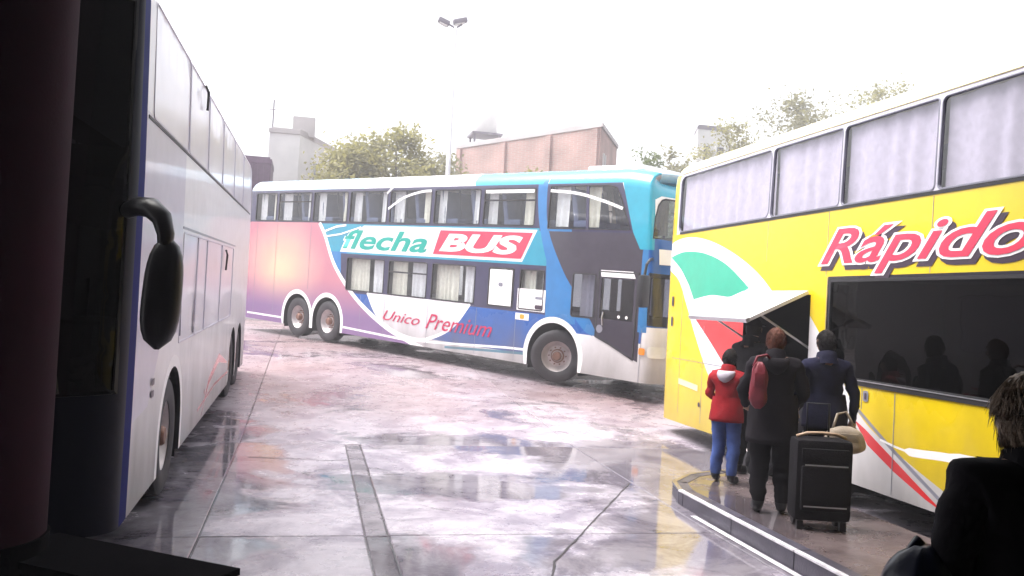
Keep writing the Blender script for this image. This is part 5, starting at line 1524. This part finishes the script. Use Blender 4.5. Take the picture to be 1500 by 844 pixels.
# trees
def leaf_mat(name, col):
    m = mat(name, col, 0.6, var=0.35, scale=1.3)
    n = m.node_tree; b = n.nodes['Principled BSDF']
    tl = n.nodes.new('ShaderNodeBsdfTranslucent'); tl.inputs[0].default_value = (col[0] * 1.6, col[1] * 1.6, col[2] * 1.2, 1)
    ms = n.nodes.new('ShaderNodeMixShader'); ms.inputs[0].default_value = 0.4
    lk(n, b.outputs[0], ms.inputs[1]); lk(n, tl.outputs[0], ms.inputs[2]); lk(n, ms.outputs[0], n.nodes['Material Output'].inputs[0])
    return m
LEAF = [leaf_mat('leaf_yellow_green', (0.23, 0.215, 0.095)), leaf_mat('leaf_green', (0.11, 0.14, 0.05)), leaf_mat('leaf_olive', (0.19, 0.18, 0.10))]
M['bark'] = mat('bark', (0.12, 0.09, 0.075), 0.9, var=0.3, scale=4, bump=0.5)
def tree(label, loc, Ht, rad, lm, seed, n=2600, leaf=0.10, sparse=0.0):
    q = random.Random(seed)
    t = empty('tree', loc); tag(t, label, 'tree', 'trees beyond the yard')
    mb = MB()
    fork = Ht * 0.32
    mb.tube([(0, 0, -0.2), (0.05, 0, fork * 0.5), (0, 0.04, fork), (0.08, 0, Ht * 0.6), (0.02, 0.05, Ht * 0.88)], [0.20, 0.16, 0.13, 0.08, 0.02], 9)
    tips = []
    for k in range(15):
        z0 = q.uniform(fork * 0.8, Ht * 0.72); a = q.uniform(0, 2 * PI); L = rad * q.uniform(0.55, 1.0) * (1.15 - 0.5 * (z0 / Ht))
        e = Vector((math.cos(a) * L, math.sin(a) * L, z0 + L * q.uniform(0.35, 1.0)))
        e.z = min(e.z, Ht * 0.97)
        m1 = Vector((e.x * 0.45, e.y * 0.45, z0 + (e.z - z0) * 0.35))
        mb.tube([(0.03, 0, z0), m1, e], [0.06, 0.04, 0.012], 6); tips.append((e, L))
        for _ in range(3):
            d = Vector((q.uniform(-1, 1), q.uniform(-1, 1), q.uniform(-0.2, 0.9))) * rad * 0.33
            mb.tube([m1.lerp(e, q.uniform(0.3, 0.9)), e * 0.9 + d * 0.7 + Vector((0, 0, 0.1))], [0.025, 0.008], 5); tips.append((e * 0.9 + d, L * 0.6))
    tips.append((Vector((0, 0, Ht * 0.93)), rad * 0.5))
    mb.build('trunk', M['bark'], t, smooth=True)
    clumps = []
    for e, L in tips:
        for _ in range(3):
            clumps.append((e + Vector((q.gauss(0, 1), q.gauss(0, 1), q.gauss(0, 0.7))) * rad * 0.13, rad * q.uniform(0.10, 0.24)))
    for _ in range(70):
        d = Vector((q.gauss(0, 1), q.gauss(0, 1), q.gauss(0, 1))).normalized() * q.uniform(0.55, 1.0)
        clumps.append((Vector((d.x * rad * 0.95, d.y * rad * 0.95, Ht * 0.66 + d.z * Ht * 0.29)), rad * q.uniform(0.10, 0.22)))
    vs, fs = [], []
    for i in range(int(n * 2.4)):
        c, r_ = q.choice(clumps)
        p = c + Vector((q.gauss(0, 1), q.gauss(0, 1), q.gauss(0, 0.8))) * r_ * 0.75
        if p.z > Ht: p.z = Ht - q.uniform(0, 0.3)
        a = Vector((q.uniform(-1, 1), q.uniform(-1, 1), q.uniform(-0.7, 0.7))).normalized(); b = a.cross(Vector((q.uniform(-1, 1), q.uniform(-1, 1), q.uniform(-1, 1)))).normalized()
        s = leaf * q.uniform(0.6, 1.3); k = len(vs)
        vs += [p - a * s, p + b * s * 0.5 + a * s * 0.1, p + a * s, p - b * s * 0.5 + a * s * 0.1]; fs.append((k, k + 1, k + 2, k + 3))
    MB().add(vs, fs).build('crown', lm, t, fix=False)
    return t
tree('broad yellow-green tree left of the lamp post', (2.9, 33.5, gy), 7.6, 2.4, LEAF[0], 1, 13000)
tree('olive tree right behind the lamp post, left of the brick building', (5.0, 35.5, gy), 7.1, 1.9, LEAF[2], 2, 6500)
tree('small green tree at the right end of the brick building', (13.0, 33.0, gy), 7.7, 1.2, LEAF[1], 3, 3500)
tree('low yellow-green tree in front of the brick wall', (8.3, 33.2, gy), 6.4, 1.6, LEAF[0], 4, 4500)
tree('tall pale tree over the middle of the yellow coach roof', (23.0, 38.5, gy), 12.2, 3.4, LEAF[2], 5, 17000)
tree('tallest tree, over the coach roof at right', (27.4, 38.0, gy), 13.2, 3.2, LEAF[0], 6, 16000)
tree('rounded tree in front of the pale block', (18.9, 38.0, gy), 10.4, 2.4, LEAF[0], 7, 10000)
tree('thin tree between brick building and low house', (15.6, 37.0, gy), 8.6, 1.6, LEAF[2], 8, 4000)

# ------------------------------------------------------------------ added air volume: stands in for lens veil washing out the background
hz_ = MB().box((0, 25, 9.0), (240, 170, 22.0)).build('washout_haze', None)
hz_['kind'] = 'stuff'
hm = bpy.data.materials.new('washout_volume'); hm.use_nodes = True
n = hm.node_tree; n.nodes.remove(n.nodes['Principled BSDF'])
pv = n.nodes.new('ShaderNodeVolumePrincipled'); pv.inputs['Color'].default_value = (0.96, 0.94, 0.99, 1); pv.inputs['Density'].default_value = 0.0058; pv.inputs['Anisotropy'].default_value = 0.2
lk(n, pv.outputs[0], n.nodes['Material Output'].inputs['Volume'])
hz_.data.materials.clear(); hz_.data.materials.append(hm)
